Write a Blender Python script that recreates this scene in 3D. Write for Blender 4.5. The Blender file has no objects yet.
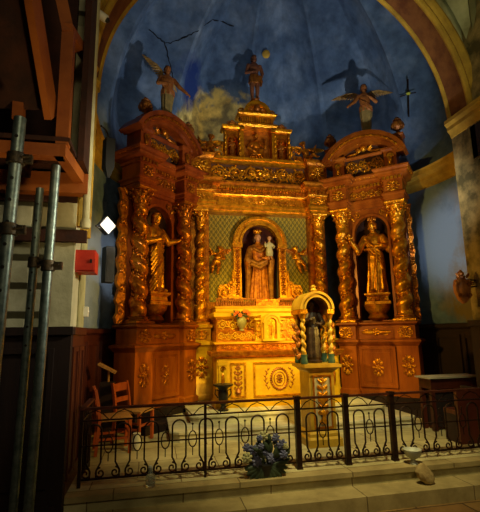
import bpy, bmesh, math, random
from mathutils import Vector, Matrix
PI = math.pi
random.seed(7)
SC = bpy.context.scene
COL = SC.collection
def sin(a): return math.sin(a)
def cos(a): return math.cos(a)
def R(d): return math.radians(d)

# ------------------------------------------------------------------ mesh builder
class MB:
    def __init__(s, M=None):
        s.v = []; s.f = []; s.M = M
    def add(s, vs, fs):
        o = len(s.v)
        M = s.M
        if M is None:
            s.v.extend((float(a[0]), float(a[1]), float(a[2])) for a in vs)
        else:
            s.v.extend(tuple(M @ Vector(a)) for a in vs)
        s.f.extend(tuple(i + o for i in f) for f in fs)
    def box(s, x0, x1, y0, y1, z0, z1):
        s.add([(x0,y0,z0),(x1,y0,z0),(x1,y1,z0),(x0,y1,z0),(x0,y0,z1),(x1,y0,z1),(x1,y1,z1),(x0,y1,z1)],
              [(0,3,2,1),(4,5,6,7),(0,1,5,4),(1,2,6,5),(2,3,7,6),(3,0,4,7)])
    def bar(s, a, b, w, h, up=(0,0,1)):
        a = Vector(a); b = Vector(b); d = (b-a).normalized(); up = Vector(up)
        if abs(d.dot(up)) > .98: up = Vector((0,1,0))
        r = d.cross(up).normalized(); u = r.cross(d)
        vs = []
        for p in (a, b):
            for i, j in ((-1,-1),(1,-1),(1,1),(-1,1)):
                vs.append(p + r*(i*w/2) + u*(j*h/2))
        s.add(vs, [(3,2,1,0),(4,5,6,7),(0,1,5,4),(1,2,6,5),(2,3,7,6),(3,0,4,7)])
    def lathe(s, prof, n=20, c=(0,0,0), sx=1, sy=1):
        vs = []; fs = []
        m = len(prof)
        for (r, z) in prof:
            for k in range(n):
                a = 2*PI*k/n
                vs.append((c[0]+r*sx*cos(a), c[1]+r*sy*sin(a), c[2]+z))
        for i in range(m-1):
            for k in range(n):
                k2 = (k+1) % n
                fs.append((i*n+k, i*n+k2, (i+1)*n+k2, (i+1)*n+k))
        fs.append(tuple(range(n-1,-1,-1))); fs.append(tuple((m-1)*n+k for k in range(n)))
        s.add(vs, fs)
    def loft(s, rings, cap=True):
        n = len(rings[0]); vs = [p for r in rings for p in r]; fs = []
        for i in range(len(rings)-1):
            for k in range(n):
                k2 = (k+1) % n
                fs.append((i*n+k, i*n+k2, (i+1)*n+k2, (i+1)*n+k))
        if cap:
            fs.append(tuple(range(n-1,-1,-1))); fs.append(tuple((len(rings)-1)*n+k for k in range(n)))
        s.add(vs, fs)
    def tube(s, pts, r, n=6, closed=False):
        pts = [Vector(p) for p in pts]; m = len(pts)
        rs = list(r) if isinstance(r, (list, tuple)) else [r]*m
        rings = []; ref = None
        for i, p in enumerate(pts):
            if closed: t = pts[(i+1)%m]-pts[i-1]
            else: t = pts[min(i+1,m-1)]-pts[max(i-1,0)]
            if t.length < 1e-9: t = Vector((0,0,1))
            t.normalize()
            if ref is None:
                ref = Vector((0,1,0)) if abs(t.y) < .9 else Vector((1,0,0))
            u = (ref - t*ref.dot(t))
            if u.length < 1e-4: u = t.orthogonal()
            u.normalize(); w = t.cross(u); ref = u
            rings.append([p + u*(rs[i]*cos(2*PI*k/n)) + w*(rs[i]*sin(2*PI*k/n)) for k in range(n)])
        if closed:
            vs = [q for g in rings for q in g]; fs = []
            for i in range(m):
                j = (i+1) % m
                for k in range(n):
                    k2 = (k+1) % n
                    fs.append((i*n+k, i*n+k2, j*n+k2, j*n+k))
            s.add(vs, fs)
        else: s.loft(rings)
    def ell(s, c, r, nu=10, nv=6, rot=None):
        c = Vector(c); vs = []; fs = []
        if isinstance(r, (int, float)): r = (r, r, r)
        for i in range(1, nv):
            th = PI*i/nv
            for k in range(nu):
                a = 2*PI*k/nu
                vs.append(Vector((r[0]*sin(th)*cos(a), r[1]*sin(th)*sin(a), r[2]*cos(th))))
        vs.append(Vector((0,0,r[2]))); vs.append(Vector((0,0,-r[2])))
        if rot is not None: vs = [rot @ q for q in vs]
        vs = [q + c for q in vs]
        T = (nv-1)*nu; B = T+1
        for i in range(nv-2):
            for k in range(nu):
                k2 = (k+1) % nu
                fs.append((i*nu+k, (i+1)*nu+k, (i+1)*nu+k2, i*nu+k2))
        for k in range(nu):
            k2 = (k+1) % nu
            fs.append((T, k, k2)); fs.append((B, (nv-2)*nu+k2, (nv-2)*nu+k))
        s.add(vs, fs)
    def prism(s, poly, y0, y1):                    # polygon in XZ, extruded along Y
        n = len(poly)
        vs = [(x, y0, z) for x, z in poly] + [(x, y1, z) for x, z in poly]
        fs = [tuple(range(n)), tuple(range(2*n-1, n-1, -1))]
        for k in range(n):
            k2 = (k+1) % n
            fs.append((k, n+k, n+k2, k2))
        s.add(vs, fs)
    def ringmould(s, poly, prof):                  # CCW plan polygon, (offset, z) profile
        n = len(poly); offs = []
        for i in range(n):
            a = Vector(poly[i-1]); b = Vector(poly[i]); c = Vector(poly[(i+1) % n])
            e1 = (b-a).normalized(); e2 = (c-b).normalized()
            n1 = Vector((e1.y, -e1.x)); n2 = Vector((e2.y, -e2.x))
            d = 1 + n1.dot(n2)
            offs.append((n1+n2)/max(d, .2))
        rings = [[(poly[i][0]+offs[i].x*o, poly[i][1]+offs[i].y*o, z) for i in range(n)] for o, z in prof]
        s.loft(rings)
    def arcband(s, cx, zc, r0, r1, y0, y1, a0, a1, n=24, ez=1.0):
        vs = []; fs = []
        for i in range(n+1):
            a = a0 + (a1-a0)*i/n
            for r, y in ((r0,y0),(r1,y0),(r1,y1),(r0,y1)):
                vs.append((cx+r*cos(a), y, zc+r*sin(a)*ez))
        for i in range(n):
            for k in range(4):
                k2 = (k+1) % 4
                fs.append((i*4+k, i*4+k2, i*4+4+k2, i*4+4+k))
        fs.append((3,2,1,0)); fs.append((n*4,n*4+1,n*4+2,n*4+3))
        s.add(vs, fs)
    def archplate(s, x0, x1, z0, z1, cx, hw, zb, zs, y0, y1, n=16, ez=1.0):
        angs = [PI - PI*i/n for i in range(n+1)]
        for X in (x0, x1):
            a = math.atan2(z1-zs, X-cx); angs.append(a)
        angs = sorted(set(round(a, 5) for a in angs), reverse=True)
        inn = [(cx-hw, zb)]; out = [(x0, zb)]
        for a in angs:
            ca, sa = cos(a), sin(a)
            inn.append((cx+hw*ca, zs+hw*sa*ez))
            ts = []
            if ca > 1e-6: ts.append((x1-cx)/ca)
            if ca < -1e-6: ts.append((x0-cx)/ca)
            if sa > 1e-6: ts.append((z1-zs)/sa)
            t = min(ts); out.append((cx+t*ca, zs+t*sa))
        inn.append((cx+hw, zb)); out.append((x1, zb))
        m = len(inn)
        vs = [(x,y0,z) for x,z in inn] + [(x,y0,z) for x,z in out] + [(x,y1,z) for x,z in inn] + [(x,y1,z) for x,z in out]
        fs = []
        for i in range(m-1):
            fs.append((i, i+1, m+i+1, m+i)[::-1])
            fs.append((i, i+1, 2*m+i+1, 2*m+i))
            fs.append((2*m+i, 2*m+i+1, 3*m+i+1, 3*m+i))
            fs.append((m+i, m+i+1, 3*m+i+1, 3*m+i)[::-1])
        s.add(vs, fs)
        if zb > z0: s.box(x0, x1, y0, y1, z0, zb)
    def niche(s, cx, hw, zb, zs, y, d, n=14, ez=1.0):
        vs = []; fs = []
        cols = []
        for i in range(n+1):
            a = PI - PI*i/n
            col = [(cx+hw*cos(a), y+d*sin(a), zb), (cx+hw*cos(a), y+d*sin(a), zs)]
            for k in range(1, 7):
                t = PI/2*k/6
                col.append((cx+hw*cos(a)*cos(t), y+d*sin(a)*cos(t), zs+hw*ez*sin(t)))
            cols.append(col)
        m = len(cols[0]); vs = [p for c in cols for p in c]
        for i in range(n):
            for k in range(m-1):
                fs.append((i*m+k, (i+1)*m+k, (i+1)*m+k+1, i*m+k+1))
        fs.append(tuple(i*m for i in range(n+1))[::-1])
        s.add(vs, fs)
    # ---- carved ornament, in the XZ plane at depth y, standing proud towards -Y
    def leaf(s, x, y, z, ang, L, W, T=None):
        T = T or W*.45
        ca, sa = cos(ang), sin(ang)
        rot = Matrix(((ca,0,-sa),(0,1,0),(sa,0,ca)))
        s.ell((x+ca*L/2, y, z+sa*L/2), (L/2, T, W/2), 8, 5, rot)
    def spiral(s, x, y, z, rad, turns, a0, sg=1, thick=None, n=22):
        thick = thick or rad*.2
        pts = []; rs = []
        for i in range(n+1):
            t = i/n
            r = rad*(1-t*.82); a = a0 + sg*2*PI*turns*t
            pts.append((x+r*cos(a), y-thick*.6*t, z+r*sin(a))); rs.append(thick*(1-.5*t))
        s.tube(pts, rs, 5)
        s.ell((x, y-thick*.6, z), rad*.22, 6, 4)
    def rosette(s, x, y, z, rad, n=6):
        for k in range(n):
            a = 2*PI*k/n + .3
            s.leaf(x+cos(a)*rad*.15, y, z+sin(a)*rad*.15, a, rad*.85, rad*.6)
        s.ell((x, y-rad*.2, z), rad*.26, 8, 5)
    def rinceau(s, x0, x1, z0, z1, y, n=None):
        h = z1-z0; L = x1-x0
        n = n or max(2, round(L/(h*.95)))
        w = L/n
        for i in range(n):
            cx = x0+w*(i+.5); cz = (z0+z1)/2; up = 1 if i % 2 == 0 else -1
            mir = 1 if cx < (x0+x1)/2 else -1
            r = min(h, w)*.36
            s.spiral(cx, y, cz, r, 1.35, (PI if mir > 0 else 0), up*mir, r*.2)
            s.rosette(cx, y-.01, cz, r*.42, 5)
            for k in range(6):
                a = k*PI/3 + .4*up
                s.leaf(cx+cos(a)*r*.9, y, cz+sin(a)*r*.85, a+.6*up*mir, r*.75, r*.34)
        pts = []
        for k in range(n*6+1):
            t = k/(n*6); pts.append((x0+L*t, y+.005, (z0+z1)/2 + h*.4*sin(t*n*PI)))
        s.tube(pts, h*.045, 5)
    def floral(s, x, z, w, h, y, seed=0):
        rnd = random.Random(seed)
        for sx in (-1, 1):
            for sz in (-1, 1):
                s.spiral(x+sx*w*.25, y, z+sz*h*.25, min(w, h)*.2, 1.2, (0 if sx < 0 else PI), -sx*sz, min(w,h)*.045)
                s.leaf(x+sx*w*.2, y, z+sz*h*.12, math.atan2(sz*h, sx*w*.7), h*.3, w*.13)
                s.leaf(x+sx*w*.05, y, z+sz*h*.32, math.atan2(sz, sx*.5), h*.2, w*.14)
            s.leaf(x+sx*w*.2, y, z, 0 if sx > 0 else PI, w*.32, h*.13)
        s.rosette(x, y-.01, z, min(w, h)*.26)
        for sz in (-1, 1): s.leaf(x, y, z+sz*h*.2, sz*PI/2, h*.32, w*.16)
    def cherubhead(s, x, y, z, r):
        s.ell((x, y-r*.5, z), (r, r*.95, r*1.1), 10, 7)
        s.ell((x, y-r*1.4, z-r*.1), (r*.16, r*.25, r*.25), 6, 4)
        for sx in (-1, 1):
            s.ell((x+sx*r*.36, y-r*1.25, z-r*.25), (r*.36, r*.3, r*.3), 6, 4)
            for k in range(4):
                s.leaf(x+sx*r*.7, y, z-r*.3+k*r*.08, (0.5-k*.4) if sx > 0 else PI-(0.5-k*.4), r*2.2-k*.2*r, r*.5)
        for k in range(7):
            a = PI*k/6; s.ell((x+r*.85*cos(a), y-r*.45, z+r*.35+r*.8*sin(a)), r*.3, 6, 4)
    def build(s, name, mat, parent=None, smooth=38):
        me = bpy.data.meshes.new(name)
        me.from_pydata(s.v, [], s.f)
        bm = bmesh.new(); bm.from_mesh(me)
        bmesh.ops.recalc_face_normals(bm, faces=bm.faces)
        bm.to_mesh(me); bm.free()
        if smooth:
            me.polygons.foreach_set('use_smooth', [True]*len(me.polygons))
            me.set_sharp_from_angle(angle=R(smooth))
        me.materials.append(mat)
        o = bpy.data.objects.new(name, me); COL.objects.link(o)
        if parent: o.parent = parent
        return o

def tag(o, label=None, cat=None, group=None, kind=None):
    if label: o['label'] = label
    if cat: o['category'] = cat
    if group: o['group'] = group
    if kind: o['kind'] = kind
    return o
def thing(name, loc, label, cat, group=None, rz=0):
    o = bpy.data.objects.new(name, None); COL.objects.link(o)
    o.location = loc; o.rotation_euler = (0,0,rz); o.empty_display_size = .1
    return tag(o, label, cat, group)
def struct(name, mb, mat, parent=None, smooth=38):
    o = mb.build(name, mat, parent, smooth)
    if not parent: o['kind'] = 'structure'
    return o
def sub(mb, o): pass

# ------------------------------------------------------------------ materials
def newmat(name):
    m = bpy.data.materials.new(name); m.use_nodes = True
    nt = m.node_tree; b = nt.nodes['Principled BSDF']
    return m, nt, b
def mat(name, c1, c2=None, scale=6, rough=.6, metal=0, bump=.15, bscale=40, spec=.4, lo=.35, hi=.65, dist=.02, stretch=None, emit=None, trans=0, alpha=1):
    m, nt, b = newmat(name); N = nt.nodes; L = nt.links
    tc = N.new('ShaderNodeTexCoord'); src = tc.outputs['Object']
    if stretch:
        mp = N.new('ShaderNodeMapping'); mp.inputs['Scale'].default_value = stretch
        L.new(src, mp.inputs['Vector']); src = mp.outputs['Vector']
    if c2:
        no = N.new('ShaderNodeTexNoise'); no.inputs['Scale'].default_value = scale; no.inputs['Detail'].default_value = 6; no.inputs['Roughness'].default_value = .62
        L.new(src, no.inputs['Vector'])
        cr = N.new('ShaderNodeValToRGB'); e = cr.color_ramp.elements
        e[0].position = lo; e[1].position = hi; e[0].color = (*c1,1); e[1].color = (*c2,1)
        L.new(no.outputs['Fac'], cr.inputs['Fac']); L.new(cr.outputs['Color'], b.inputs['Base Color'])
    else: b.inputs['Base Color'].default_value = (*c1,1)
    b.inputs['Roughness'].default_value = rough; b.inputs['Metallic'].default_value = metal
    b.inputs['Specular IOR Level'].default_value = spec
    if bump:
        n2 = N.new('ShaderNodeTexNoise'); n2.inputs['Scale'].default_value = bscale; n2.inputs['Detail'].default_value = 5
        L.new(src, n2.inputs['Vector'])
        bp = N.new('ShaderNodeBump'); bp.inputs['Strength'].default_value = bump; bp.inputs['Distance'].default_value = dist
        L.new(n2.outputs['Fac'], bp.inputs['Height']); L.new(bp.outputs['Normal'], b.inputs['Normal'])
    if trans: b.inputs['Transmission Weight'].default_value = trans
    if emit:
        b.inputs['Emission Color'].default_value = (*emit[:3],1); b.inputs['Emission Strength'].default_value = emit[3]
    return m

M = {}
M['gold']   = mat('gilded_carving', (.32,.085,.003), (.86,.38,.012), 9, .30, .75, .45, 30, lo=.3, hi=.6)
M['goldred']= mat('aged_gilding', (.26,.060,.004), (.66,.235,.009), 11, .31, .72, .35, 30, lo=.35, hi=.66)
M['golddk'] = mat('worn_gilding', (.16,.042,.007), (.46,.16,.016), 9, .4, .45, .4, 30, lo=.35, hi=.7)
M['yellow'] = mat('yellow_gilt_paint', (.50,.26,.005), (.74,.43,.011), 3.5, .42, .3, .12, 30, lo=.3, hi=.65)
M['oldyellow'] = mat('dull_gold_paint', (.30,.17,.012), (.48,.29,.025), 5, .45, .25, .12, 30, lo=.3, hi=.65)
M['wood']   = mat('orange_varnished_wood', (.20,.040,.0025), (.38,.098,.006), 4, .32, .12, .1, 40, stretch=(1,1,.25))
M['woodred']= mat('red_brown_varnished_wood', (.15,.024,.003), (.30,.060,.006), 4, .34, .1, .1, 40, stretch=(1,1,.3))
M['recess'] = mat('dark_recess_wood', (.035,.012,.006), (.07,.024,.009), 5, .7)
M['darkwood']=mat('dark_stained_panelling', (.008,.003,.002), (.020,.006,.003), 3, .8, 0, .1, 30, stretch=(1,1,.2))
M['redpanel']=mat('dark_red_panelling', (.045,.009,.004), (.085,.016,.006), 3, .45, 0, .1, 30, stretch=(1,1,.2))
M['iron']   = mat('black_wrought_iron', (.014,.007,.004), (.045,.018,.008), 20, .45, .6, .1, 60)
M['railtop']= mat('rusty_rail_bar', (.05,.012,.006), (.12,.03,.012), 12, .45, .4, .1, 60)
M['chair']  = mat('reddish_chair_wood', (.24,.045,.010), (.42,.085,.016), 6, .45, 0, .08, 40, stretch=(1,1,.3))
M['rush']   = mat('woven_rush', (.30,.14,.035), (.45,.24,.06), 40, .8, 0, .4, 120)
M['galwood']= mat('orange_timber', (.22,.050,.006), (.40,.11,.012), 4, .6, 0, .2, 30, stretch=(.4,.4,.4))
M['galdark']= mat('dark_timber', (.022,.006,.003), (.055,.014,.005), 4, .8, 0, .2, 30)
M['steel']  = mat('galvanised_steel', (.12,.17,.17), (.28,.34,.31), 14, .42, .8, .1, 60)
M['coupler']= mat('dark_coupler_steel', (.03,.028,.025), (.10,.07,.04), 18, .5, .7, .2, 60)
M['ochre']  = mat('ochre_painted_moulding', (.30,.17,.014), (.55,.33,.03), 3, .8, 0, .3, 25)
M['archred']= mat('brown_red_painted_band', (.11,.032,.007), (.22,.085,.018), 4, .85, 0, .3, 25)
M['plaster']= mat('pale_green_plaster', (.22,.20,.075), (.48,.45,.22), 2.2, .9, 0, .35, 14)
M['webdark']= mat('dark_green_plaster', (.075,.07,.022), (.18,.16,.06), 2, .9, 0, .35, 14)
M['pierstone']=mat('brown_pier_stone', (.07,.052,.012), (.30,.21,.065), 3.2, .9, 0, .5, 14, lo=.4, hi=.62)
M['paleplaster']=mat('cream_plaster', (.40,.36,.20), (.62,.57,.35), 2.6, .9, 0, .3, 14)
M['white']  = mat('white_enamel', (.75,.72,.62), None, rough=.5, bump=0)
M['cloth']  = mat('cream_altar_cloth', (.34,.30,.20), (.44,.39,.27), 8, .9, 0, .2, 40)
M['black']  = mat('black_plastic', (.012,.011,.011), None, rough=.45, bump=.05)
M['blackmetal'] = mat('black_cast_metal', (.012,.011,.010), (.03,.025,.02), 12, .4, .5, .2, 40)
M['redbox'] = mat('red_painted_metal', (.55,.025,.012), (.68,.05,.02), 5, .45, 0, .05)
M['green']  = mat('dark_leaf_green', (.012,.022,.010), (.04,.055,.022), 9, .6)
M['tealbase']=mat('dark_teal_paint', (.015,.045,.03), (.03,.08,.055), 9, .5)
M['flower'] = mat('blue_grey_petals', (.06,.06,.13), (.16,.16,.26), 14, .7)
M['flowerpale'] = mat('pale_yellow_petals', (.32,.30,.12), (.45,.40,.2), 14, .7)
M['orangeflower'] = mat('orange_red_petals', (.65,.10,.015), (.85,.22,.03), 14, .6)
M['pot']    = mat('grey_green_glaze', (.18,.17,.07), (.32,.28,.11), 10, .4)
M['goblet'] = mat('pale_marble', (.42,.42,.32), (.58,.57,.44), 8, .5)
M['rock']   = mat('ochre_stone_lump', (.26,.17,.06), (.46,.33,.13), 7, .9, 0, .6, 20)
M['robered']= mat('painted_red_gold_robe', (.26,.055,.004), (.62,.21,.010), 12, .42, .3, .3, 40)
M['mantle'] = mat('gilded_brown_mantle', (.16,.055,.008), (.42,.18,.02), 12, .42, .35, .3, 40)
M['childcloth'] = mat('pale_green_white_tunic', (.38,.36,.17), (.55,.52,.27), 10, .6)
M['skin']   = mat('painted_wood_skin', (.42,.20,.09), (.55,.29,.13), 10, .5)
M['skindk'] = mat('dark_painted_skin', (.14,.045,.018), (.24,.085,.03), 10, .5)
M['hair']   = mat('dark_brown_carved_hair', (.04,.016,.008), (.09,.035,.015), 16, .6)
M['angelrobe'] = mat('ochre_green_robe', (.17,.13,.04), (.34,.22,.06), 9, .55)
M['angelred'] = mat('russet_drapery', (.20,.055,.010), (.40,.14,.02), 9, .55)
M['wing']   = mat('olive_brown_feathers', (.20,.11,.03), (.42,.24,.06), 12, .6)
M['darkfig']= mat('blackened_wood_figure', (.008,.004,.003), (.028,.011,.006), 12, .45)
M['greyinset'] = mat('grey_gold_inset', (.26,.22,.12), (.36,.31,.17), 9, .5)
M['nicheblue'] = mat('blue_painted_niche', (.03,.045,.07), (.07,.10,.14), 5, .6)
M['nichered'] = mat('dark_red_niche', (.06,.014,.008), (.12,.03,.014), 5, .6)
M['glass']  = mat('dusty_glass', (.55,.6,.55), None, rough=.12, bump=0, trans=.85)
M['lamp']   = mat('lit_floodlight_glass', (.9,.85,.75), None, rough=.4, bump=0, emit=(1,.88,.74,.42))
M['tunic']  = M['gold']

# walls of coursed blocks / slabs
def brickmat(name, ca, cb, mortar, w, h, ms, rough=.9, axes='xz', bump=.5, offs=.5):
    m, nt, b = newmat(name); N = nt.nodes; L = nt.links
    tc = N.new('ShaderNodeTexCoord'); sp = N.new('ShaderNodeSeparateXYZ'); cb_ = N.new('ShaderNodeCombineXYZ')
    L.new(tc.outputs['Object'], sp.inputs[0])
    L.new(sp.outputs['XYZ'.index(axes[0].upper())], cb_.inputs[0]); L.new(sp.outputs['XYZ'.index(axes[1].upper())], cb_.inputs[1])
    no = N.new('ShaderNodeTexNoise'); no.inputs['Scale'].default_value = 2.2; no.inputs['Detail'].default_value = 7; no.inputs['Roughness'].default_value = .65
    L.new(tc.outputs['Object'], no.inputs['Vector'])
    va = N.new('ShaderNodeVectorMath'); va.operation = 'SCALE'; va.inputs['Scale'].default_value = .03
    L.new(no.outputs['Color'], va.inputs[0])
    vb = N.new('ShaderNodeVectorMath'); vb.operation = 'ADD'; L.new(cb_.outputs[0], vb.inputs[0]); L.new(va.outputs[0], vb.inputs[1])
    br = N.new('ShaderNodeTexBrick'); br.offset = offs
    br.inputs['Scale'].default_value = 1; br.inputs['Brick Width'].default_value = w; br.inputs['Row Height'].default_value = h
    br.inputs['Mortar Size'].default_value = ms; br.inputs['Mortar Smooth'].default_value = .4
    br.inputs['Color1'].default_value = (*ca,1); br.inputs['Color2'].default_value = (*cb,1); br.inputs['Mortar'].default_value = (*mortar,1)
    L.new(vb.outputs[0], br.inputs['Vector'])
    cr = N.new('ShaderNodeValToRGB'); cr.color_ramp.elements[0].position = .3; cr.color_ramp.elements[1].position = .7
    cr.color_ramp.elements[0].color = (.35,.32,.26,1); cr.color_ramp.elements[1].color = (1,1,1,1)
    L.new(no.outputs['Fac'], cr.inputs['Fac'])
    mx = N.new('ShaderNodeMix'); mx.data_type = 'RGBA'; mx.blend_type = 'MULTIPLY'; mx.inputs['Factor'].default_value = .85
    L.new(br.outputs['Color'], mx.inputs[6]); L.new(cr.outputs['Color'], mx.inputs[7]); L.new(mx.outputs[2], b.inputs['Base Color'])
    bp = N.new('ShaderNodeBump'); bp.inputs['Strength'].default_value = bump; bp.inputs['Distance'].default_value = .02
    ad = N.new('ShaderNodeMath'); ad.operation = 'MULTIPLY_ADD'; ad.inputs[1].default_value = -.8
    L.new(br.outputs['Fac'], ad.inputs[0]); L.new(no.outputs['Fac'], ad.inputs[2])
    L.new(ad.outputs[0], bp.inputs['Height']); L.new(bp.outputs['Normal'], b.inputs['Normal'])
    b.inputs['Roughness'].default_value = rough; b.inputs['Specular IOR Level'].default_value = .25
    return m
M['crack'] = mat('dark_crack', (.010,.012,.017), None, rough=1, bump=0)
M['blocks'] = brickmat('grey_stone_blocks', (.26,.25,.14), (.78,.75,.52), (.07,.06,.025), .50, .30, .045)
M['slabs']  = brickmat('worn_sanctuary_paving', (.50,.43,.20), (.58,.50,.26), (.20,.14,.06), .95, .62, .008, .75, 'xy', .3)
M['steps']  = brickmat('pale_step_stone', (.62,.58,.36), (.68,.63,.42), (.34,.30,.16), .85, .9, .006, .8, 'xy', .25)
M['nave']   = brickmat('ochre_nave_slabs', (.24,.12,.035), (.34,.20,.06), (.07,.04,.015), 1.1, .75, .012, .7, 'xy', .4)
M['kerb']   = brickmat('ochre_step_stone', (.40,.30,.12), (.46,.35,.15), (.15,.1,.04), 1.3, 2.0, .007, .8, 'xy', .35)

def bluemat():
    m, nt, b = newmat('flaking_blue_plaster'); N = nt.nodes; L = nt.links
    tc = N.new('ShaderNodeTexCoord'); P = tc.outputs['Object']
    def noise(sc, det=7, ro=.6):
        n = N.new('ShaderNodeTexNoise'); n.inputs['Scale'].default_value = sc; n.inputs['Detail'].default_value = det; n.inputs['Roughness'].default_value = ro
        L.new(P, n.inputs['Vector']); return n
    def ramp(src, stops):
        c = N.new('ShaderNodeValToRGB'); el = c.color_ramp.elements
        while len(el) < len(stops): el.new(.5)
        for e, (p, col) in zip(el, stops): e.position = p; e.color = (*col,1)
        L.new(src, c.inputs['Fac']); return c.outputs['Color']
    def mix(fac, a, bb, mode='MIX'):
        x = N.new('ShaderNodeMix'); x.data_type = 'RGBA'; x.blend_type = mode
        if isinstance(fac, float): x.inputs['Factor'].default_value = fac
        else: L.new(fac, x.inputs['Factor'])
        L.new(a, x.inputs[6])
        if isinstance(bb, tuple): x.inputs[7].default_value = (*bb,1)
        else: L.new(bb, x.inputs[7])
        return x.outputs[2]
    n1 = noise(.9); n2 = noise(3.5); n3 = noise(1.6)
    col = ramp(n1.outputs['Fac'], [(.28,(.045,.080,.150)),(.48,(.090,.145,.235)),(.68,(.19,.255,.34))])
    fine = ramp(n2.outputs['Fac'], [(.3,(.55,.55,.55)),(.62,(1.15,1.15,1.15))])
    col = mix(.8, col, fine, 'MULTIPLY')
    nd = noise(2.3)
    def patch(col, c, rad, colour, soft=.35, amt=1.0):
        va = N.new('ShaderNodeVectorMath'); va.operation = 'DISTANCE'; L.new(P, va.inputs[0]); va.inputs[1].default_value = c
        a = N.new('ShaderNodeMath'); a.operation = 'MULTIPLY_ADD'; L.new(nd.outputs['Fac'], a.inputs[0]); a.inputs[1].default_value = 1.8*rad; L.new(va.outputs['Value'], a.inputs[2])
        mr = N.new('ShaderNodeMapRange'); mr.inputs['From Min'].default_value = rad*(1.9-soft); mr.inputs['From Max'].default_value = rad*(1.9+soft)
        mr.inputs['To Min'].default_value = amt; mr.inputs['To Max'].default_value = 0
        L.new(a.outputs[0], mr.inputs['Value'])
        return mix(mr.outputs['Result'], col, colour)
    pale = ramp(n3.outputs['Fac'], [(.42,(.80,.60,.17)),(.6,(.22,.17,.07))])
    col = patch(col, (-.80,1.2,6.9), 1.0, pale, .15)
    col = patch(col, (-1.32,.62,7.75), .55, (.016,.040,.17))
    col = patch(col, (3.55,-2.3,2.6), .9, (.16,.115,.045), .2)
    col = patch(col, (3.45,-2.9,3.9), .85, (.17,.12,.045), .2)
    col = patch(col, (-3.2,-1.2,2.7), 1.0, (.26,.33,.42))  # bright light on the left flank, put into the colour
    col = patch(col, (3.45,-1.2,3.4), 1.0, (.17,.25,.38))  # lit look of the right flank, painted into the blue
    L.new(col, b.inputs['Base Color'])
    bp = N.new('ShaderNodeBump'); bp.inputs['Strength'].default_value = .4; bp.inputs['Distance'].default_value = .04
    L.new(n2.outputs['Fac'], bp.inputs['Height']); L.new(bp.outputs['Normal'], b.inputs['Normal'])
    b.inputs['Roughness'].default_value = .9; b.inputs['Specular IOR Level'].default_value = .2
    return m
M['blue'] = bluemat()

def brocade():
    m, nt, b = newmat('green_gold_brocade'); N = nt.nodes; L = nt.links
    tc = N.new('ShaderNodeTexCoord'); sp = N.new('ShaderNodeSeparateXYZ'); L.new(tc.outputs['Object'], sp.inputs[0])
    def math_(op, a, b_=None):
        n = N.new('ShaderNodeMath'); n.operation = op
        for i, q in enumerate((a, b_)):
            if q is None: continue
            if isinstance(q, (int, float)): n.inputs[i].default_value = q
            else: L.new(q, n.inputs[i])
        return n.outputs[0]
    u = math_('MULTIPLY', sp.outputs[0], 62.); w = math_('MULTIPLY', sp.outputs[2], 44.)
    s1 = math_('MULTIPLY', math_('SINE', u), math_('SINE', w))
    s2 = math_('MULTIPLY', math_('SINE', math_('MULTIPLY', u, 2.)), math_('COSINE', math_('MULTIPLY', w, 2.)))
    s = math_('ADD', math_('MULTIPLY', s1, .6), math_('MULTIPLY', s2, .4))
    no = N.new('ShaderNodeTexNoise'); no.inputs['Scale'].default_value = 30; L.new(tc.outputs['Object'], no.inputs['Vector'])
    s = math_('ADD', s, math_('MULTIPLY', no.outputs['Fac'], 1.4))
    cr = N.new('ShaderNodeValToRGB'); e = cr.color_ramp.elements
    e[0].position = .55; e[1].position = .95; e[0].color = (.13,.105,.004,1); e[1].color = (.36,.26,.012,1)
    L.new(s, cr.inputs['Fac']); L.new(cr.outputs['Color'], b.inputs['Base Color'])
    b.inputs['Roughness'].default_value = .55; b.inputs['Metallic'].default_value = .15
    bp = N.new('ShaderNodeBump'); bp.inputs['Strength'].default_value = .3; bp.inputs['Distance'].default_value = .01
    L.new(s, bp.inputs['Height']); L.new(bp.outputs['Normal'], b.inputs['Normal'])
    return m
M['brocade'] = brocade()

# ------------------------------------------------------------------ carved figures (one continuous surface each)
def remesh(mb, name, m, parent, voxel, smooth_it=2):
    me = bpy.data.meshes.new(name); me.from_pydata(mb.v, [], mb.f)
    bm = bmesh.new(); bm.from_mesh(me); bmesh.ops.recalc_face_normals(bm, faces=bm.faces); bm.to_mesh(me); bm.free()
    o = bpy.data.objects.new(name, me); COL.objects.link(o)
    md = o.modifiers.new('r', 'REMESH'); md.mode = 'VOXEL'; md.voxel_size = voxel; md.use_smooth_shade = True
    if smooth_it:
        sm = o.modifiers.new('s', 'SMOOTH'); sm.factor = .5; sm.iterations = smooth_it
    dg = bpy.context.evaluated_depsgraph_get()
    me2 = bpy.data.meshes.new_from_object(o.evaluated_get(dg))
    o.modifiers.clear(); o.data = me2; bpy.data.meshes.remove(me)
    me2.materials.clear(); me2.materials.append(m)
    me2.polygons.foreach_set('use_smooth', [True]*len(me2.polygons))
    if parent: o.parent = parent
    return o
def chain(mb, pts, rs, n=10):
    # tapered limb with rounded joints
    for i in range(len(pts)-1):
        a = Vector(pts[i]); b = Vector(pts[i+1]); k = 5
        mb.tube([a.lerp(b, t/k) for t in range(k+1)], [rs[i]+(rs[i+1]-rs[i])*t/k for t in range(k+1)], n)
    for p, r in zip(pts, rs): mb.ell(p, r, n, 6)
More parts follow.
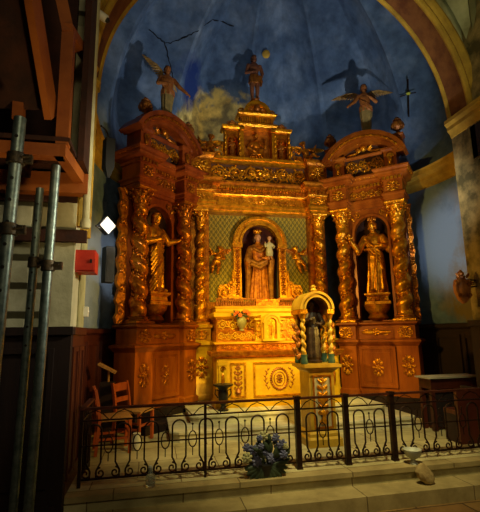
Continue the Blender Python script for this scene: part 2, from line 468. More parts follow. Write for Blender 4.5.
def hand(mb, w, d, nrm, s, side=1):
    # palm with four unequal bent fingers and a thumb leaving its side; d = pointing, nrm = back of the hand
    w = Vector(w); d = Vector(d).normalized(); nrm = Vector(nrm); nrm = (nrm - d*nrm.dot(d)).normalized(); sd = d.cross(nrm)*side
    rot = Matrix((sd, d, nrm)).transposed()
    mb.ell(w+d*s*.36, (s*.27, s*.42, s*.13), 10, 6, rot)
    for i, L in enumerate((.40,.46,.43,.33)):
        b = w + d*s*.66 + sd*s*(.19-.127*i)
        p1 = b + d*s*L*.55 - nrm*s*.06; p2 = p1 + d*s*L*.4 - nrm*s*.18
        chain(mb, [b, p1, p2], [s*.075, s*.068, s*.055], 6)
    t0 = w + d*s*.2 + sd*s*.2
    t1 = t0 + sd*s*.2 + d*s*.18 - nrm*s*.06; t2 = t1 + d*s*.2 + sd*s*.02 - nrm*s*.08
    chain(mb, [t0, t1, t2], [s*.09, s*.078, s*.06], 6)
def head(mb, c, s, yaw=0, tilt=0, beard=False):
    # s = head height; faces -Y before yaw
    M0 = mb.M; T = Matrix.Translation(Vector(c)) @ Matrix.Rotation(yaw, 4, 'Z') @ Matrix.Rotation(tilt, 4, 'X')
    mb.M = T if M0 is None else M0 @ T
    mb.ell((0,0,.06*s), (.36*s,.42*s,.42*s), 16, 10)
    mb.ell((0,-.09*s,-.16*s), (.27*s,.30*s,.33*s), 14, 8)
    mb.ell((0,-.30*s,-.38*s), (.13*s,.11*s,.10*s), 8, 6)
    mb.tube([(0,-.38*s,.08*s),(0,-.47*s,-.07*s),(0,-.50*s,-.14*s)], [.045*s,.06*s,.075*s], 6)
    for sx in (-1, 1):
        mb.ell((sx*.15*s,-.375*s,.03*s), (.075*s,.05*s,.045*s), 8, 5)
        mb.ell((sx*.15*s,-.37*s,.125*s), (.11*s,.05*s,.035*s), 8, 5)
        mb.ell((sx*.17*s,-.28*s,-.13*s), (.11*s,.10*s,.10*s), 8, 5)
        mb.ell((sx*.36*s,.0,-.02*s), (.05*s,.09*s,.13*s), 8, 5)
    mb.ell((0,-.39*s,-.235*s), (.10*s,.05*s,.028*s), 8, 5)
    mb.ell((0,-.38*s,-.29*s), (.085*s,.05*s,.03*s), 8, 5)
    if beard:
        for k in range(9):
            a = (k-4)*.33
            mb.ell((.24*s*sin(a), -.26*s*cos(a)-.03*s, -.42*s-.05*s*cos(a)), (.08*s,.08*s,.17*s), 6, 5)
    mb.M = M0
def hairshape(c, s, yaw=0, tilt=0, length=.5, M0=None):
    mb = MB()
    T = Matrix.Translation(Vector(c)) @ Matrix.Rotation(yaw, 4, 'Z') @ Matrix.Rotation(tilt, 4, 'X')
    mb.M = T if M0 is None else M0 @ T
    mb.ell((0,.08*s,.13*s), (.41*s,.43*s,.40*s), 16, 10)
    for k in range(15):
        a = -PI*.12 + (PI*1.24)*k/14
        x = .38*s*cos(a); y = .10*s + .36*s*sin(a)
        for j in range(int(3+length*4)):
            mb.ell((x*(1.02+.03*(j%2)), y, .12*s-j*.14*s), (.10*s,.10*s,.12*s), 6, 5)
    for k in range(7):
        a = PI + PI*k/6
        mb.ell((.30*s*cos(a), .0+.30*s*sin(a), .36*s), (.1*s,.09*s,.08*s), 6, 5)
    return mb
def robe(mb, H, rings, folds=9, seed=0, n=60, cx=0):
    # rings: (z, rx, ry, fold amplitude, dx, dy)
    rnd = random.Random(seed); ph = [rnd.uniform(0, 6.28) for _ in range(3)]
    rs = []
    def interp(t):
        for i in range(len(rings)-1):
            a, b = rings[i], rings[i+1]
            if a[0] <= t <= b[0]:
                u = (t-a[0])/(b[0]-a[0]); u2 = u*u*(3-2*u)
                return [a[k]+(b[k]-a[k])*u2 for k in range(6)]
        return rings[-1]
    z0, z1 = rings[0][0], rings[-1][0]; K = 40
    for i in range(K+1):
        t = z0+(z1-z0)*i/K
        _, rx, ry, fa, dx, dy = interp(t)
        ring = []
        for k in range(n):
            a = 2*PI*k/n
            m = 1 + fa*(.6*sin(folds*a+ph[0]+t*2.2)+.4*sin((folds*1.7//1)*a+ph[1]-t*3))
            ring.append(((rx*m*cos(a)+dx+cx)*H, (ry*m*sin(a)+dy)*H, t*H))
        rs.append(ring)
    mb.loft(rs)
BODY = [(0,.135,.11,.10,0,0),(.04,.135,.11,.12,0,0),(.20,.118,.098,.12,.004,-.004),(.38,.112,.09,.10,.01,-.006),(.50,.108,.085,.06,.012,0),
        (.60,.088,.07,.03,.006,.004),(.70,.108,.08,.03,0,.004),(.775,.118,.068,.02,0,.006),(.815,.085,.05,.0,0,.008),(.84,.04,.038,0,0,.004),(.875,.032,.032,0,0,-.004)]
def drape(mb, H, pts, r, n=3, spread=.035):
    for k in range(n):
        mb.tube([Vector(p)*H + Vector((0,-.004*k*H,-spread*k*H)) for p in pts], r*H*(1-.12*k), 6)
def wing(mb, root, d, up, L, W, n=7):
    root = Vector(root); d = Vector(d).normalized(); up = Vector(up); up = (up - d*up.dot(d)).normalized(); nr = d.cross(up)
    mb.tube([root, root+d*L*.3+up*L*.16, root+d*L*.65+up*L*.16, root+d*L*.98+up*L*.05], [W*.13,W*.12,W*.09,W*.03], 6)
    for row, (cnt, ln) in enumerate(((n+3, 1.0), (n, .55))):
        for k in range(cnt):
            t = (k+.5)/cnt
            p = root + d*L*(.08+.85*t) + up*L*(.15-.12*abs(t-.45)) - nr*(.012*row*W*5)
            dirn = (d*(.25+.9*t) - up*(1.0-.55*t)).normalized()
            ln2 = W*ln*(.75+.35*t)
            x = dirn; y = nr; z = x.cross(y)
            rot = Matrix((x, y, z)).transposed()
            mb.ell(p+dirn*ln2*.45, (ln2*.52, W*.035, W*.10), 8, 5, rot)
def putto(mb, s, arms, legs, yaw=0, tilt=0):
    # chubby winged child, s = height; origin at the pelvis
    mb.ell((0,0,.05*s), (.13*s,.11*s,.13*s), 12, 8)
    mb.ell((0,-.01*s,.19*s), (.125*s,.10*s,.14*s), 12, 8)
    mb.ell((0,0,.29*s), (.13*s,.085*s,.08*s), 12, 8)
    mb.tube([(0,0,.33*s),(0,-.01*s,.40*s)], .05*s, 8)
    head(mb, (0,-.02*s,.49*s), .21*s, yaw, tilt)
    for k in range(9):
        a = 2*PI*k/9; mb.ell((.08*s*cos(a), .02*s+.08*s*sin(a), .56*s), .045*s, 6, 4)
    for sx, a in zip((-1, 1), arms):
        sh = Vector((sx*.14*s, 0, .30*s)); e = Vector(a[0])*s; w = Vector(a[1])*s
        chain(mb, [sh, e, w], [.055*s,.046*s,.032*s], 8)
        hand(mb, w, w-e, (0,-1,.3), .10*s, sx)
    for sx, a in zip((-1, 1), legs):
        hp = Vector((sx*.075*s, 0, 0)); k = Vector(a[0])*s; f = Vector(a[1])*s
        chain(mb, [hp, k, f], [.085*s,.062*s,.04*s], 8)
        ft = f + Vector((sx*.01,-.10,-.03))*s; chain(mb, [f, ft], [.04*s,.028*s], 7)

# ------------------------------------------------------------------ classical pieces
def capital(z0, z1, r):
    mb = MB(); h = z1-z0
    mb.lathe([(r*.95,0),(r*1.08,h*.04),(r*1.08,h*.10),(r*.92,h*.13),(r*.95,h*.5),(r*1.15,h*.78),(r*1.3,h*.84)], 16, (0,0,z0))
    for row, (zz, ln, off) in enumerate(((h*.16, h*.36, 0), (h*.38, h*.36, PI/8))):
        for k in range(8):
            a = 2*PI*k/8+off
            rr = r*(1.0+.08*row)
            ax = Vector((cos(a), sin(a), 0)); tg = Vector((-sin(a), cos(a), 0))
            up = (Vector((0,0,1))+ax*.28).normalized(); nn = up.cross(tg)
            mb.ell(ax*rr + Vector((0,0,z0+zz+ln*.45)), (r*.30, r*.12, ln*.55), 8, 6, Matrix((tg, nn, up)).transposed())
            mb.ell(ax*(rr+r*.28) + Vector((0,0,z0+zz+ln*.88)), (r*.24, r*.24, r*.15), 7, 5, Matrix((tg, ax, Vector((0,0,1)))).transposed())
    for k in range(4):
        a = PI/4+k*PI/2
        ax = Vector((cos(a), sin(a), 0)); c = ax*r*1.38 + Vector((0,0,z0+h*.78))
        pts = []; 
        for i in range(13):
            t = i/12; q = r*.34*(1-.75*t); b = PI*.6 - t*2.4*PI
            pts.append(c + ax*(q*cos(b)) + Vector((0,0,q*sin(b))))
        mb.tube(pts, r*.12, 6)
    w = r*1.35
    mb.ringmould([(-w,-w),(w,-w),(w,w),(-w,w)], [(0,z0+h*.86),(r*.1,z0+h*.89),(r*.1,z0+h*.95),(r*.2,z1)])
    for sx, sy in ((0,-1),(1,0),(-1,0)): mb.ell((sx*w*1.05, sy*w*1.05, z0+h*.87), r*.24, 8, 5)
    return mb
def colbase(z0, z1, r):
    mb = MB(); h = z1-z0; w = r*1.45
    mb.box(-w,w,-w,w,z0,z0+h*.3)
    mb.lathe([(r*1.35,h*.3),(r*1.5,h*.38),(r*1.5,h*.48),(r*1.3,h*.56),(r*1.15,h*.64),(r*1.15,h*.72),(r*1.3,h*.78),(r*1.3,h*.86),(r*1.05,h*.94),(r*1.0,h)], 20, (0,0,z0))
    return mb
def twist(z0, z1, r, turns, hd, ph=0):
    rings = []; n = int(turns*18); amp = .16*r; seg = 30
    for i in range(n+1):
        t = i/n; a = hd*2*PI*turns*t+ph
        e = min(1, min(t, 1-t)*turns*2.2); rr = r*(1-.10*t); ring = []
        for k in range(seg):
            th = 2*PI*k/seg
            d = (th-(a+PI)+PI) % (2*PI) - PI
            q = rr*(1.0-.30*e*math.exp(-(d/.62)**2)+.05*e*cos(d-PI))
            ring.append((amp*e*cos(a)+q*cos(th), amp*e*sin(a)+q*sin(th), z0+(z1-z0)*t))
        rings.append(ring)
    mb = MB(); mb.loft(rings); return mb
def vine(z0, z1, r, turns, hd, ph=0):
    mb = MB(); n = int(turns*14); pts = []; amp = .16*r
    for i in range(n+1):
        t = i/n; a = hd*2*PI*turns*t+ph; b = a+PI; rr = r*(1-.10*t)
        pts.append((amp*cos(a)+rr*.70*cos(b), amp*sin(a)+rr*.70*sin(b), z0+(z1-z0)*t))
    mb.tube(pts, r*.10, 5)
    for i in range(1, n, 2):
        t = i/n; a = hd*2*PI*turns*t+ph; rr = r*(1-.10*t)
        for off, sz in ((PI-.75, .34), (PI+.75, .30)):
            b = a+off
            ax = Vector((cos(b), sin(b), 0)); tg = Vector((-sin(b), cos(b), 0)); s3 = (tg*hd*.75+Vector((0,0,(1 if i % 4 < 2 else -1)*.8))).normalized()
            c = Vector((amp*cos(a), amp*sin(a), z0+(z1-z0)*t)) + ax*rr*.93
            nn = ax; w = s3.cross(nn)
            mb.ell(c, (r*sz*1.1, r*.15, r*sz*.6), 7, 5, Matrix((s3, nn, w)).transposed())
    return mb
def column(parent, x, y, z0, z1, r, turns, hd, mcol, ph=0, hb=.12, hc=.30):
    c = MB(); base = twist(z0+hb, z1-hc, r, turns, hd, ph)
    o = base.build('column', mcol, parent); o.location = (x,y,0)
    colbase(z0, z0+hb, r).build('base', mcol, o)
    vine(z0+hb+.04, z1-hc-.04, r, turns, hd, ph).build('vine', mcol, o)
    capital(z1-hc, z1, r*.92).build('capital', mcol, o)
    return o
def dentils(x0, x1, y0, y1, z0, z1, w=.045):
    mb = MB(); n = max(2, int((x1-x0)/(w*1.75))); st = (x1-x0)/n
    for i in range(n): mb.box(x0+st*i+st*.2, x0+st*i+st*.8, y0, y1, z0, z1)
    return mb
def urn(h):
    mb = MB(); r = h*.30
    mb.lathe([(r*.75,0),(r*.75,h*.06),(r*.35,h*.12),(r*.30,h*.22),(r*.5,h*.27),(r*.95,h*.38),(r*1.1,h*.54),(r*1.0,h*.66),(r*.62,h*.74),(r*.7,h*.78),(r*.75,h*.82),(r*.45,h*.88),(r*.18,h*.93)], 20)
    for k in range(10):
        a = 2*PI*k/10
        mb.ell((r*.95*cos(a), r*.95*sin(a), h*.48), (r*.24,r*.24,h*.13), 7, 5)
    for k in range(6):
        a = 2*PI*k/6
        mb.ell((r*.2*cos(a), r*.2*sin(a), h*.9), (r*.2,r*.2,h*.1), 6, 5)
    return mb

# ================================================================== THE ROOM
CX = .09                                     # axis of the altarpiece
AX, AZ, AR = -.31, 4.85, 2.78                # chancel arch
CRACKS = [[(-2.46,-.18,8.48),(-2.28,-.11,8.38),(-2.12,-.06,8.28),(-2.02,.04,8.03),(-1.94,.14,7.77),(-1.89,.20,7.55)],
          [(-2.12,-.05,8.26),(-1.98,-.06,8.28),(-1.8,-.11,8.35),(-1.55,-.19,8.45),(-1.37,-.27,8.52),(-1.18,-.22,8.75),(-.99,-.10,9.01),(-.70,.19,9.24),(-.41,.14,9.12)]]
# floors
mb = MB(); mb.box(-8,6,-13,-4.48,-.5,-.30); struct('floor', mb, M['nave'])
mb = MB(); mb.box(-8,6,-4.48,-4.1,-.5,-.15); struct('trim_1', mb, M['kerb'])
mb = MB(); mb.box(-3.12,2.5,-4.15,-3.4,-.5,0); mb.box(-3.6,3.8,-3.4,2,-.5,0)
struct('floor_sanctuary', mb, M['slabs'])
mb = MB(); mb.box(-3.12,2.5,-4.18,-4.0,-.05,.003)
struct('trim_2', mb, M['kerb'])
# altar steps
def steppoly(x0, x1, yf, yb, z0, z1, c):
    m = MB(); m.ringmould([(x0,yb),(x0,yf+c),(x0+c,yf),(x1-c,yf),(x1,yf+c),(x1,yb)], [(0,z0),(0,z1-.05),(.025,z1-.04),(.025,z1-.01),(.015,z1)])
    return m
struct('floor_step', steppoly(-1.95,2.1,-2.32,.6,0,.16,.12), M['steps'])
struct('floor_platform', steppoly(-1.62,1.8,-1.92,.6,.16,.30,.12), M['steps'])

# apse: polygonal wall with straight flanks, then a gored half dome
def apse_pt(u, r=3.45):
    # u from 0 (right flank front) to 1 (left flank front)
    cy = -2.2
    if u < .12: return (CX+r, -3.45+(cy+3.45)*u/.12)
    if u > .88: return (CX-r, cy-(cy+3.45)*(u-.88)/.12)
    a = PI*(u-.12)/.76
    return (CX+r*cos(a), cy+r*sin(a))
mb = MB(); K = 60
pts = [apse_pt(i/K) for i in range(K+1)]; po = [apse_pt(i/K, 3.75) for i in range(K+1)]
vs = []; fs = []
for (a, b), (c, d) in zip(pts, po): vs += [(a,b,0),(a,b,4.95),(c,d,0),(c,d,4.95)]
for i in range(K):
    o = i*4; fs += [(o,o+4,o+5,o+1),(o+2,o+3,o+7,o+6),(o+1,o+5,o+7,o+3)]
mb.add(vs, fs); struct('wall_apse', mb, M['blue'], smooth=50)
# dome: five gores meeting in creases, plus a short barrel in front
mb = MB(); NA, NT, G = 125, 26, 5
vs = []; fs = []
def domept(i, j, r=3.45):
    t = PI/2*j/NT
    u = i/NA
    x, y = apse_pt(u, r)
    a = (u-.12)/.76
    g = 1-abs(2*((G*max(0,min(1,a))+.0)%1.0)-1)
    pinch = sin(t)*cos(t)*2
    k = cos(t)**.9 if False else cos(t)
    cy = -2.2
    hgt = 4.9*sin(t)
    if a < 0 or a > 1:
        return (CX+(x-CX)*k, y, 4.95+hgt)
    kk = k*(1+.34*(1-g)*pinch)
    return (CX+(x-CX)*kk, cy+(y-cy)*kk, 4.95+hgt*(1+.06*(1-g)*pinch))
for i in range(NA+1):
    for j in range(NT+1): vs.append(domept(i,j))
for i in range(NA):
    for j in range(NT):
        o = i*(NT+1)+j; fs.append((o,o+NT+1,o+NT+2,o+1))
mb.add(vs, fs); struct('ceiling_apse', mb, M['blue'], smooth=12)
# apse springing moulding
mb = MB(); prof = [(.02,4.55),(-.03,4.58),(-.05,4.66),(-.09,4.70),(-.09,4.78),(-.16,4.84),(-.16,4.92),(-.20,4.95),(.02,4.96)]
rings = []
for i in range(K+1):
    rings.append([ (CX+(apse_pt(i/K,3.45+o)[0]-CX), apse_pt(i/K,3.45+o)[1], z) for o, z in prof])
mb.loft(rings); struct('trim_apse', mb, M['ochre'])
# dark panelling around the apse foot, both sides of the altarpiece
def wains(u0, u1, name, m):
    mb = MB(); n = 14; rings = []
    prof = [(.0,0),(-.10,0),(-.10,.14),(-.06,.16),(-.06,1.58),(-.12,1.62),(-.12,1.68),(.0,1.70)]
    for i in range(n+1):
        u = u0+(u1-u0)*i/n
        rings.append([(*apse_pt(u,3.45+o), z) for o, z in prof])
    mb.loft(rings)
    for i in range(n):
        if i % 2 == 0: continue
        a = apse_pt(u0+(u1-u0)*(i-.9)/n, 3.375); b = apse_pt(u0+(u1-u0)*(i+.7)/n, 3.375)
        for z0, z1 in ((.24,.30),(1.42,1.48)):
            mb.bar((*a,(z0+z1)/2), (*b,(z0+z1)/2), .03, .06)
        for q in (a, b): mb.bar((*q,.24), (*q,1.48), .05, .03)
    return struct(name, mb, m)
wains(.002,.33,'wall_panelling_right',M['darkwood']); wains(.67,.998,'wall_panelling_left',M['redpanel'])

# chancel arch: wall with an arched opening, soffit, rolls
mb = MB()
mb.archplate(-6.5, 6.0, -.3, 10.0, AX, AR, -.3, AZ, -3.85, -3.4, 40)
struct('wall_arch', mb, M['plaster'])
mb = MB(); mb.arcband(AX, AZ, AR-.03, AR+.01, -3.84, -3.41, 0, PI, 48)
struct('trim_arch_soffit', mb, M['archred'])
def archroll(r, y, rad, name, m, leg=0):
    mb = MB(); p = []
    if leg: p.append((AX+r, y, leg))
    for i in range(49):
        a = PI*i/48; p.append((AX+r*cos(a), y, AZ+r*sin(a)))
    if leg: p.append((AX-r, y, leg))
    mb.tube(p, rad, 8); return struct(name, mb, m)
archroll(AR-.02, -3.42, .045, 'trim_3', M['ochre'])
archroll(AR-.01, -3.86, .05, 'trim_4', M['ochre'])
archroll(AR+.09, -3.90, .07, 'trim_5', M['ochre'])
mb = MB(); mb.arcband(AX, AZ, AR, AR+.06, -3.90, -3.85, 0, PI, 48); struct('trim_arch_face', mb, M['archred'])
# left flank: block wall, reveal, panelling
mb = MB(); mb.box(-8,-3.12,-4.2,-3.86,-.3,10); struct('wall_left', mb, M['blocks'])
mb = MB(); mb.box(-3.32,-3.10,-4.22,-3.42,0,5.2); struct('wall_left_pier', mb, M['paleplaster'])
mb = MB(); mb.box(-8,-3.07,-4.32,-4.2,-.3,1.58); mb.box(-8,-3.05,-4.36,-4.2,1.58,1.66); mb.box(-8,-3.12,-4.35,-4.2,-.3,.0)
for i in range(5):
    x = -7.6+i*.9
    for a, b, c, d in ((x,x+.78,.15,.2),(x,x+.78,1.4,1.45)): mb.box(a,b,-4.345,-4.32,c,d)
    for a in (x, x+.73): mb.box(a,a+.05,-4.345,-4.32,.2,1.4)
struct('wall_panelling_front', mb, M['darkwood'])
mb = MB(); mb.box(-3.2,-3.08,-4.2,-3.4,0,1.58); mb.box(-3.2,-3.05,-4.2,-3.4,1.58,1.66)
for y in (-4.16,-3.78):
    for a, b, c, d in ((y,y+.34,.15,.2),(y,y+.34,1.4,1.45)): mb.box(-3.08,-3.06,a,b,c,d)
    for a in (y, y+.29): mb.box(-3.08,-3.06,a,a+.05,.2,1.4)
struct('wall_panelling_pier', mb, M['redpanel'])
# ochre shafts on the left pier
mb = MB()
for x, y, r in ((-3.08,-4.16,.05),(-3.07,-3.9,.045),(-3.07,-3.6,.04)):
    mb.tube([(x,y,2.75),(x,y,4.85)], r, 8)
    mb.lathe([(r*1.2,0),(r*1.9,.05),(r*1.2,.1)], 10, (x,y,4.82))
struct('trim_6', mb, M['ochre'])
# right flank
mb = MB(); mb.box(2.47,3.2,-9,-3.86,-.3,10); mb.box(2.45,2.6,-3.9,-3.40,0,5.2); struct('wall_right', mb, M['pierstone'])
mb = MB()
pr = [(2.50,4.60),(2.44,4.63),(2.42,4.69),(2.38,4.74),(2.38,4.80),(2.34,4.85),(2.34,4.91),(2.50,4.95)]
mb.loft([[(x,y,z) for x,z in pr] for y in (-8.5,-3.40)]); struct('trim_7', mb, M['ochre'])
mb = MB(); mb.box(2.38,2.47,-6.5,-3.41,-.3,1.62); mb.box(2.34,2.47,-6.5,-3.41,1.62,1.70); struct('wall_panelling_pier_right', mb, M['darkwood'])
mb = MB(); mb.box(2.45,2.50,-4.5,-3.80,4.10,4.62); o = struct('window_1', mb, M['black'])
mb = MB()
mb.box(2.44,2.48,-4.55,-3.76,4.06,4.10); mb.box(2.44,2.48,-4.55,-3.76,4.62,4.66); mb.box(2.44,2.48,-4.55,-4.5,4.1,4.62); mb.box(2.44,2.48,-3.80,-3.76,4.1,4.62)
mb.build('window_frame', M['pierstone'], o)
# nave vault springing in front of the arch, on each side
def webs(side):
    sx = 1 if side > 0 else -1
    spx = AX+sx*(AR+.17); spz = 4.95; Y0 = -3.93
    n = 16; wall = []; rib = []; far = []
    for i in range(n+1):
        t = i/n; a = PI/2*t
        wall.append(Vector((spx-sx*(1-cos(a))*(AR+.15), Y0, spz+sin(a)*3.3)))
        rib.append(Vector((spx-sx*(1-cos(a))*(AR+.15), Y0-(1-cos(a))*3.2-.02, spz+sin(a)*4.2)))
        far.append(Vector((spx+sx*.12, Y0-(1-cos(a))*3.2-.02, spz+sin(a)*3.3)))
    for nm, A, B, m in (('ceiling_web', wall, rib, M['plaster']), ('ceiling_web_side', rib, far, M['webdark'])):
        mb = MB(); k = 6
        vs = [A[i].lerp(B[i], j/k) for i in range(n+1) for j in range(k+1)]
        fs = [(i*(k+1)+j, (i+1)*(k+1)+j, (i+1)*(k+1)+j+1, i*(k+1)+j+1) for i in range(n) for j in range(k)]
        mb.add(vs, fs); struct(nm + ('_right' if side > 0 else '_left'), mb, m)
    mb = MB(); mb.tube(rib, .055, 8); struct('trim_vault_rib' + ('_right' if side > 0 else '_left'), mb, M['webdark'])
webs(1); webs(-1)
# cracks in the vault plaster
VC = Vector((CX,-2.2,6.5))
for pts in CRACKS:
    mb = MB(); P_ = []
    for i in range(len(pts)-1):
        for k in range(4):
            q = Vector(pts[i]).lerp(Vector(pts[i+1]), k/4); P_.append(q + Vector((random.uniform(-.02,.02),0,random.uniform(-.02,.02))))
    P_.append(Vector(pts[-1]))
    mb.tube([q + (VC-q).normalized()*.0 for q in P_], [.009+.009*random.random() for q in P_], 6)
    mb.build('plaster_crack', M['crack'], bpy.data.objects['ceiling_apse'])

# ================================================================== ALTARPIECE, central body
ap = thing('altarpiece', (CX,0,0), 'large gilded carved altarpiece with twisted columns and green brocade field behind the altar', 'altarpiece')
mb = MB(); mb.box(-1.62,1.62,.12,.55,.30,4.30); 
# pedestals carrying the two columns
for sx in (-1, 1):
    p = MB(); x = sx*1.36
    poly = [(x-.22,-.32),(x+.22,-.32),(x+.22,.12),(x-.22,.12)]
    p.ringmould(poly, [(.03,.30),(.03,.40),(0,.44),(0,1.30),(.02,1.33),(.05,1.36),(.05,1.42),(0,1.44)])
    o = p.build('pedestal', M['yellow'], ap)
    f = MB(); f.floral(x, .92, .26, .42, -.335, 3); f.build('floral_ornament', M['goldred'], o)
    p = MB(); p.ringmould([(x-.19,-.29),(x+.19,-.29),(x+.19,.12),(x-.19,.12)], [(0,1.44),(0,1.68),(.03,1.70),(.04,1.75),(0,1.77)])
    o2 = p.build('pedestal_block', M['yellow'], ap)
    f = MB(); f.floral(x, 1.565, .30, .20, -.305, 4); f.spiral(x-.08,-.30,1.53,.06,1.2,0); f.spiral(x+.08,-.30,1.6,.06,1.2,PI); f.build('scroll_ornament', M['gold'], o2)
    column(ap, x, -.10, 1.77, 4.22, .115, 6.5, -sx, M['gold'], .4, .12, .30)
    # pilaster strip behind the column
    q = MB(); q.box(x-.20,x+.20,.02,.14,1.77,4.22); q.build('pilaster', M['goldred'], ap)
b = MB(); b.box(-1.62,-1.22,.14,.5,.3,4.3); b.box(1.22,1.62,.14,.5,.3,4.3); b.box(-1.62,1.62,.12,.5,.3,2.25); b.box(-1.62,1.62,.3,.55,4.2,5.5)
b.build('backboard', M['goldred'], ap)
# brocade field with the arched opening
f = MB(); f.archplate(-1.22,1.22,2.2,4.24,0,.44,2.30,3.56,.14,.20,20)
f.build('brocade_field', M['brocade'], ap)
n = MB(); n.niche(0,.44,2.28,3.56,.20,.42); n.build('niche', M['nichered'], ap)
for sx in (-1, 1):
    n = MB(); n.box(sx*.435-.008,sx*.435+.008,.2,.44,2.3,3.3); n.build('niche_curtain', M['nicheblue'], ap)
# niche frame
fr = MB(); fr.arcband(0,3.56,.44,.60,.04,.20,0,PI,28)
fr.arcband(0,3.56,.42,.47,.0,.10,0,PI,28); fr.arcband(0,3.56,.56,.62,.0,.10,0,PI,28)
fro = fr.build('niche_arch', M['gold'], ap)
for sx in (-1, 1):
    q = MB(); x = sx*.52
    q.box(x-.085,x+.085,.05,.2,2.26,3.50); q.box(x-.11,x+.11,.01,.2,3.46,3.56); q.box(x-.11,x+.11,.01,.2,2.26,2.34)
    o = q.build('niche_jamb', M['gold'], ap)
    g = MB()
    for k in range(7):
        g.rosette(x, .04, 2.45+k*.155, .065, 5); g.leaf(x-.05,.04,2.5+k*.155,.8,.09,.04); g.leaf(x+.05,.04,2.5+k*.155,PI-.8,.09,.04)
    g.build('foliage', M['goldred'], o)
    # scrolled bracket beside the foot of the niche
    g = MB(); xx = sx*.80
    g.prism([(sx*.61,2.27),(sx*.61,2.95),(sx*.66,2.72),(sx*.76,2.64),(sx*.92,2.62),(sx*.97,2.5),(sx*.95,2.32),(sx*.88,2.27)][::sx], .04,.16)
    g.spiral(sx*.84,.02,2.45,.15,1.6,PI/2,sx,.03); g.spiral(sx*.68,.02,2.62,.07,1.2,PI/2,-sx,.02)
    g.rosette(sx*.84,.0,2.45,.06); g.leaf(sx*.63,.02,2.65,PI/2,.3,.06); g.leaf(sx*.72,.02,2.4,PI/2,.2,.07)
    g.build('scroll_bracket', M['gold'], ap)
# architrave and beam over the field
poly = [(-1.62,.5),(-1.62,-.30),(-1.10,-.30),(-1.10,-.06),(1.10,-.06),(1.10,-.30),(1.62,-.30),(1.62,.5)]
e = MB(); e.ringmould(poly, [(0,4.22),(0,4.27),(.03,4.28),(.03,4.34),(.055,4.36),(.055,4.40),(-.01,4.41),(-.01,4.60),(.03,4.62),(.04,4.65)])
e.build('architrave', M['gold'], ap)
g = MB(); g.rinceau(-1.08,1.08,4.43,4.59,-.06,12); g.cherubhead(0,-.07,4.50,.05); g.build('frieze_scrolls', M['gold'], ap)
for sx in (-1, 1):
    g = MB(); g.rosette(sx*1.36,-.30,4.505,.085); g.rinceau(sx*1.36-.22,sx*1.36+.22,4.43,4.59,-.30,2); g.build('frieze_block', M['gold'], ap)
d = dentils(-1.06,1.06,-.16,-.05,4.66,4.73); d.v += []; d.build('dentil_course', M['goldred'], ap)
d = dentils(-1.08,1.08,-.21,-.10,4.745,4.80,.03); d.build('bead_course', M['gold'], ap)
for sx in (-1, 1): dentils(sx*1.36-.27,sx*1.36+.27,-.41,-.28,4.66,4.73).build('dentil_course', M['goldred'], ap)
e = MB(); e.ringmould(poly, [(.03,4.65),(.05,4.66),(.05,4.74),(.10,4.76),(.15,4.79),(.15,4.83),(.19,4.87),(.19,4.90),(0,4.92)])
e.build('cornice', M['goldred'], ap)
# openwork frieze zone above the cornice
poly2 = [(-1.58,.5),(-1.58,-.24),(-1.14,-.24),(-1.14,.02),(1.14,.02),(1.14,-.24),(1.58,-.24),(1.58,.5)]
e = MB(); e.ringmould(poly2, [(.02,4.92),(.02,4.96),(0,4.97),(0,5.38),(.03,5.40),(.07,5.46),(.07,5.52),(0,5.54)])
e.build('upper_frieze', M['goldred'], ap)
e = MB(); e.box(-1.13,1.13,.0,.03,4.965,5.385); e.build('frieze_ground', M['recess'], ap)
g = MB(); g.rinceau(-1.12,1.12,4.97,5.38,-.03,6); g.rinceau(-1.12,1.12,4.98,5.37,-.01,11)
g.cherubhead(0,-.05,5.18,.07); g.build('openwork_scrolls', M['gold'], ap)
e = MB(); e.box(-1.16,1.16,-.10,.02,5.39,5.47); e.box(-1.2,1.2,-.13,.02,5.47,5.53); e.box(-1.16,1.16,-.09,.02,4.92,4.965); e.build('upper_ledge', M['gold'], ap)
for sx in (-1, 1):
    g = MB(); g.floral(sx*1.36,5.18,.36,.36,-.255,5); g.build('corner_ornament', M['gold'], ap)
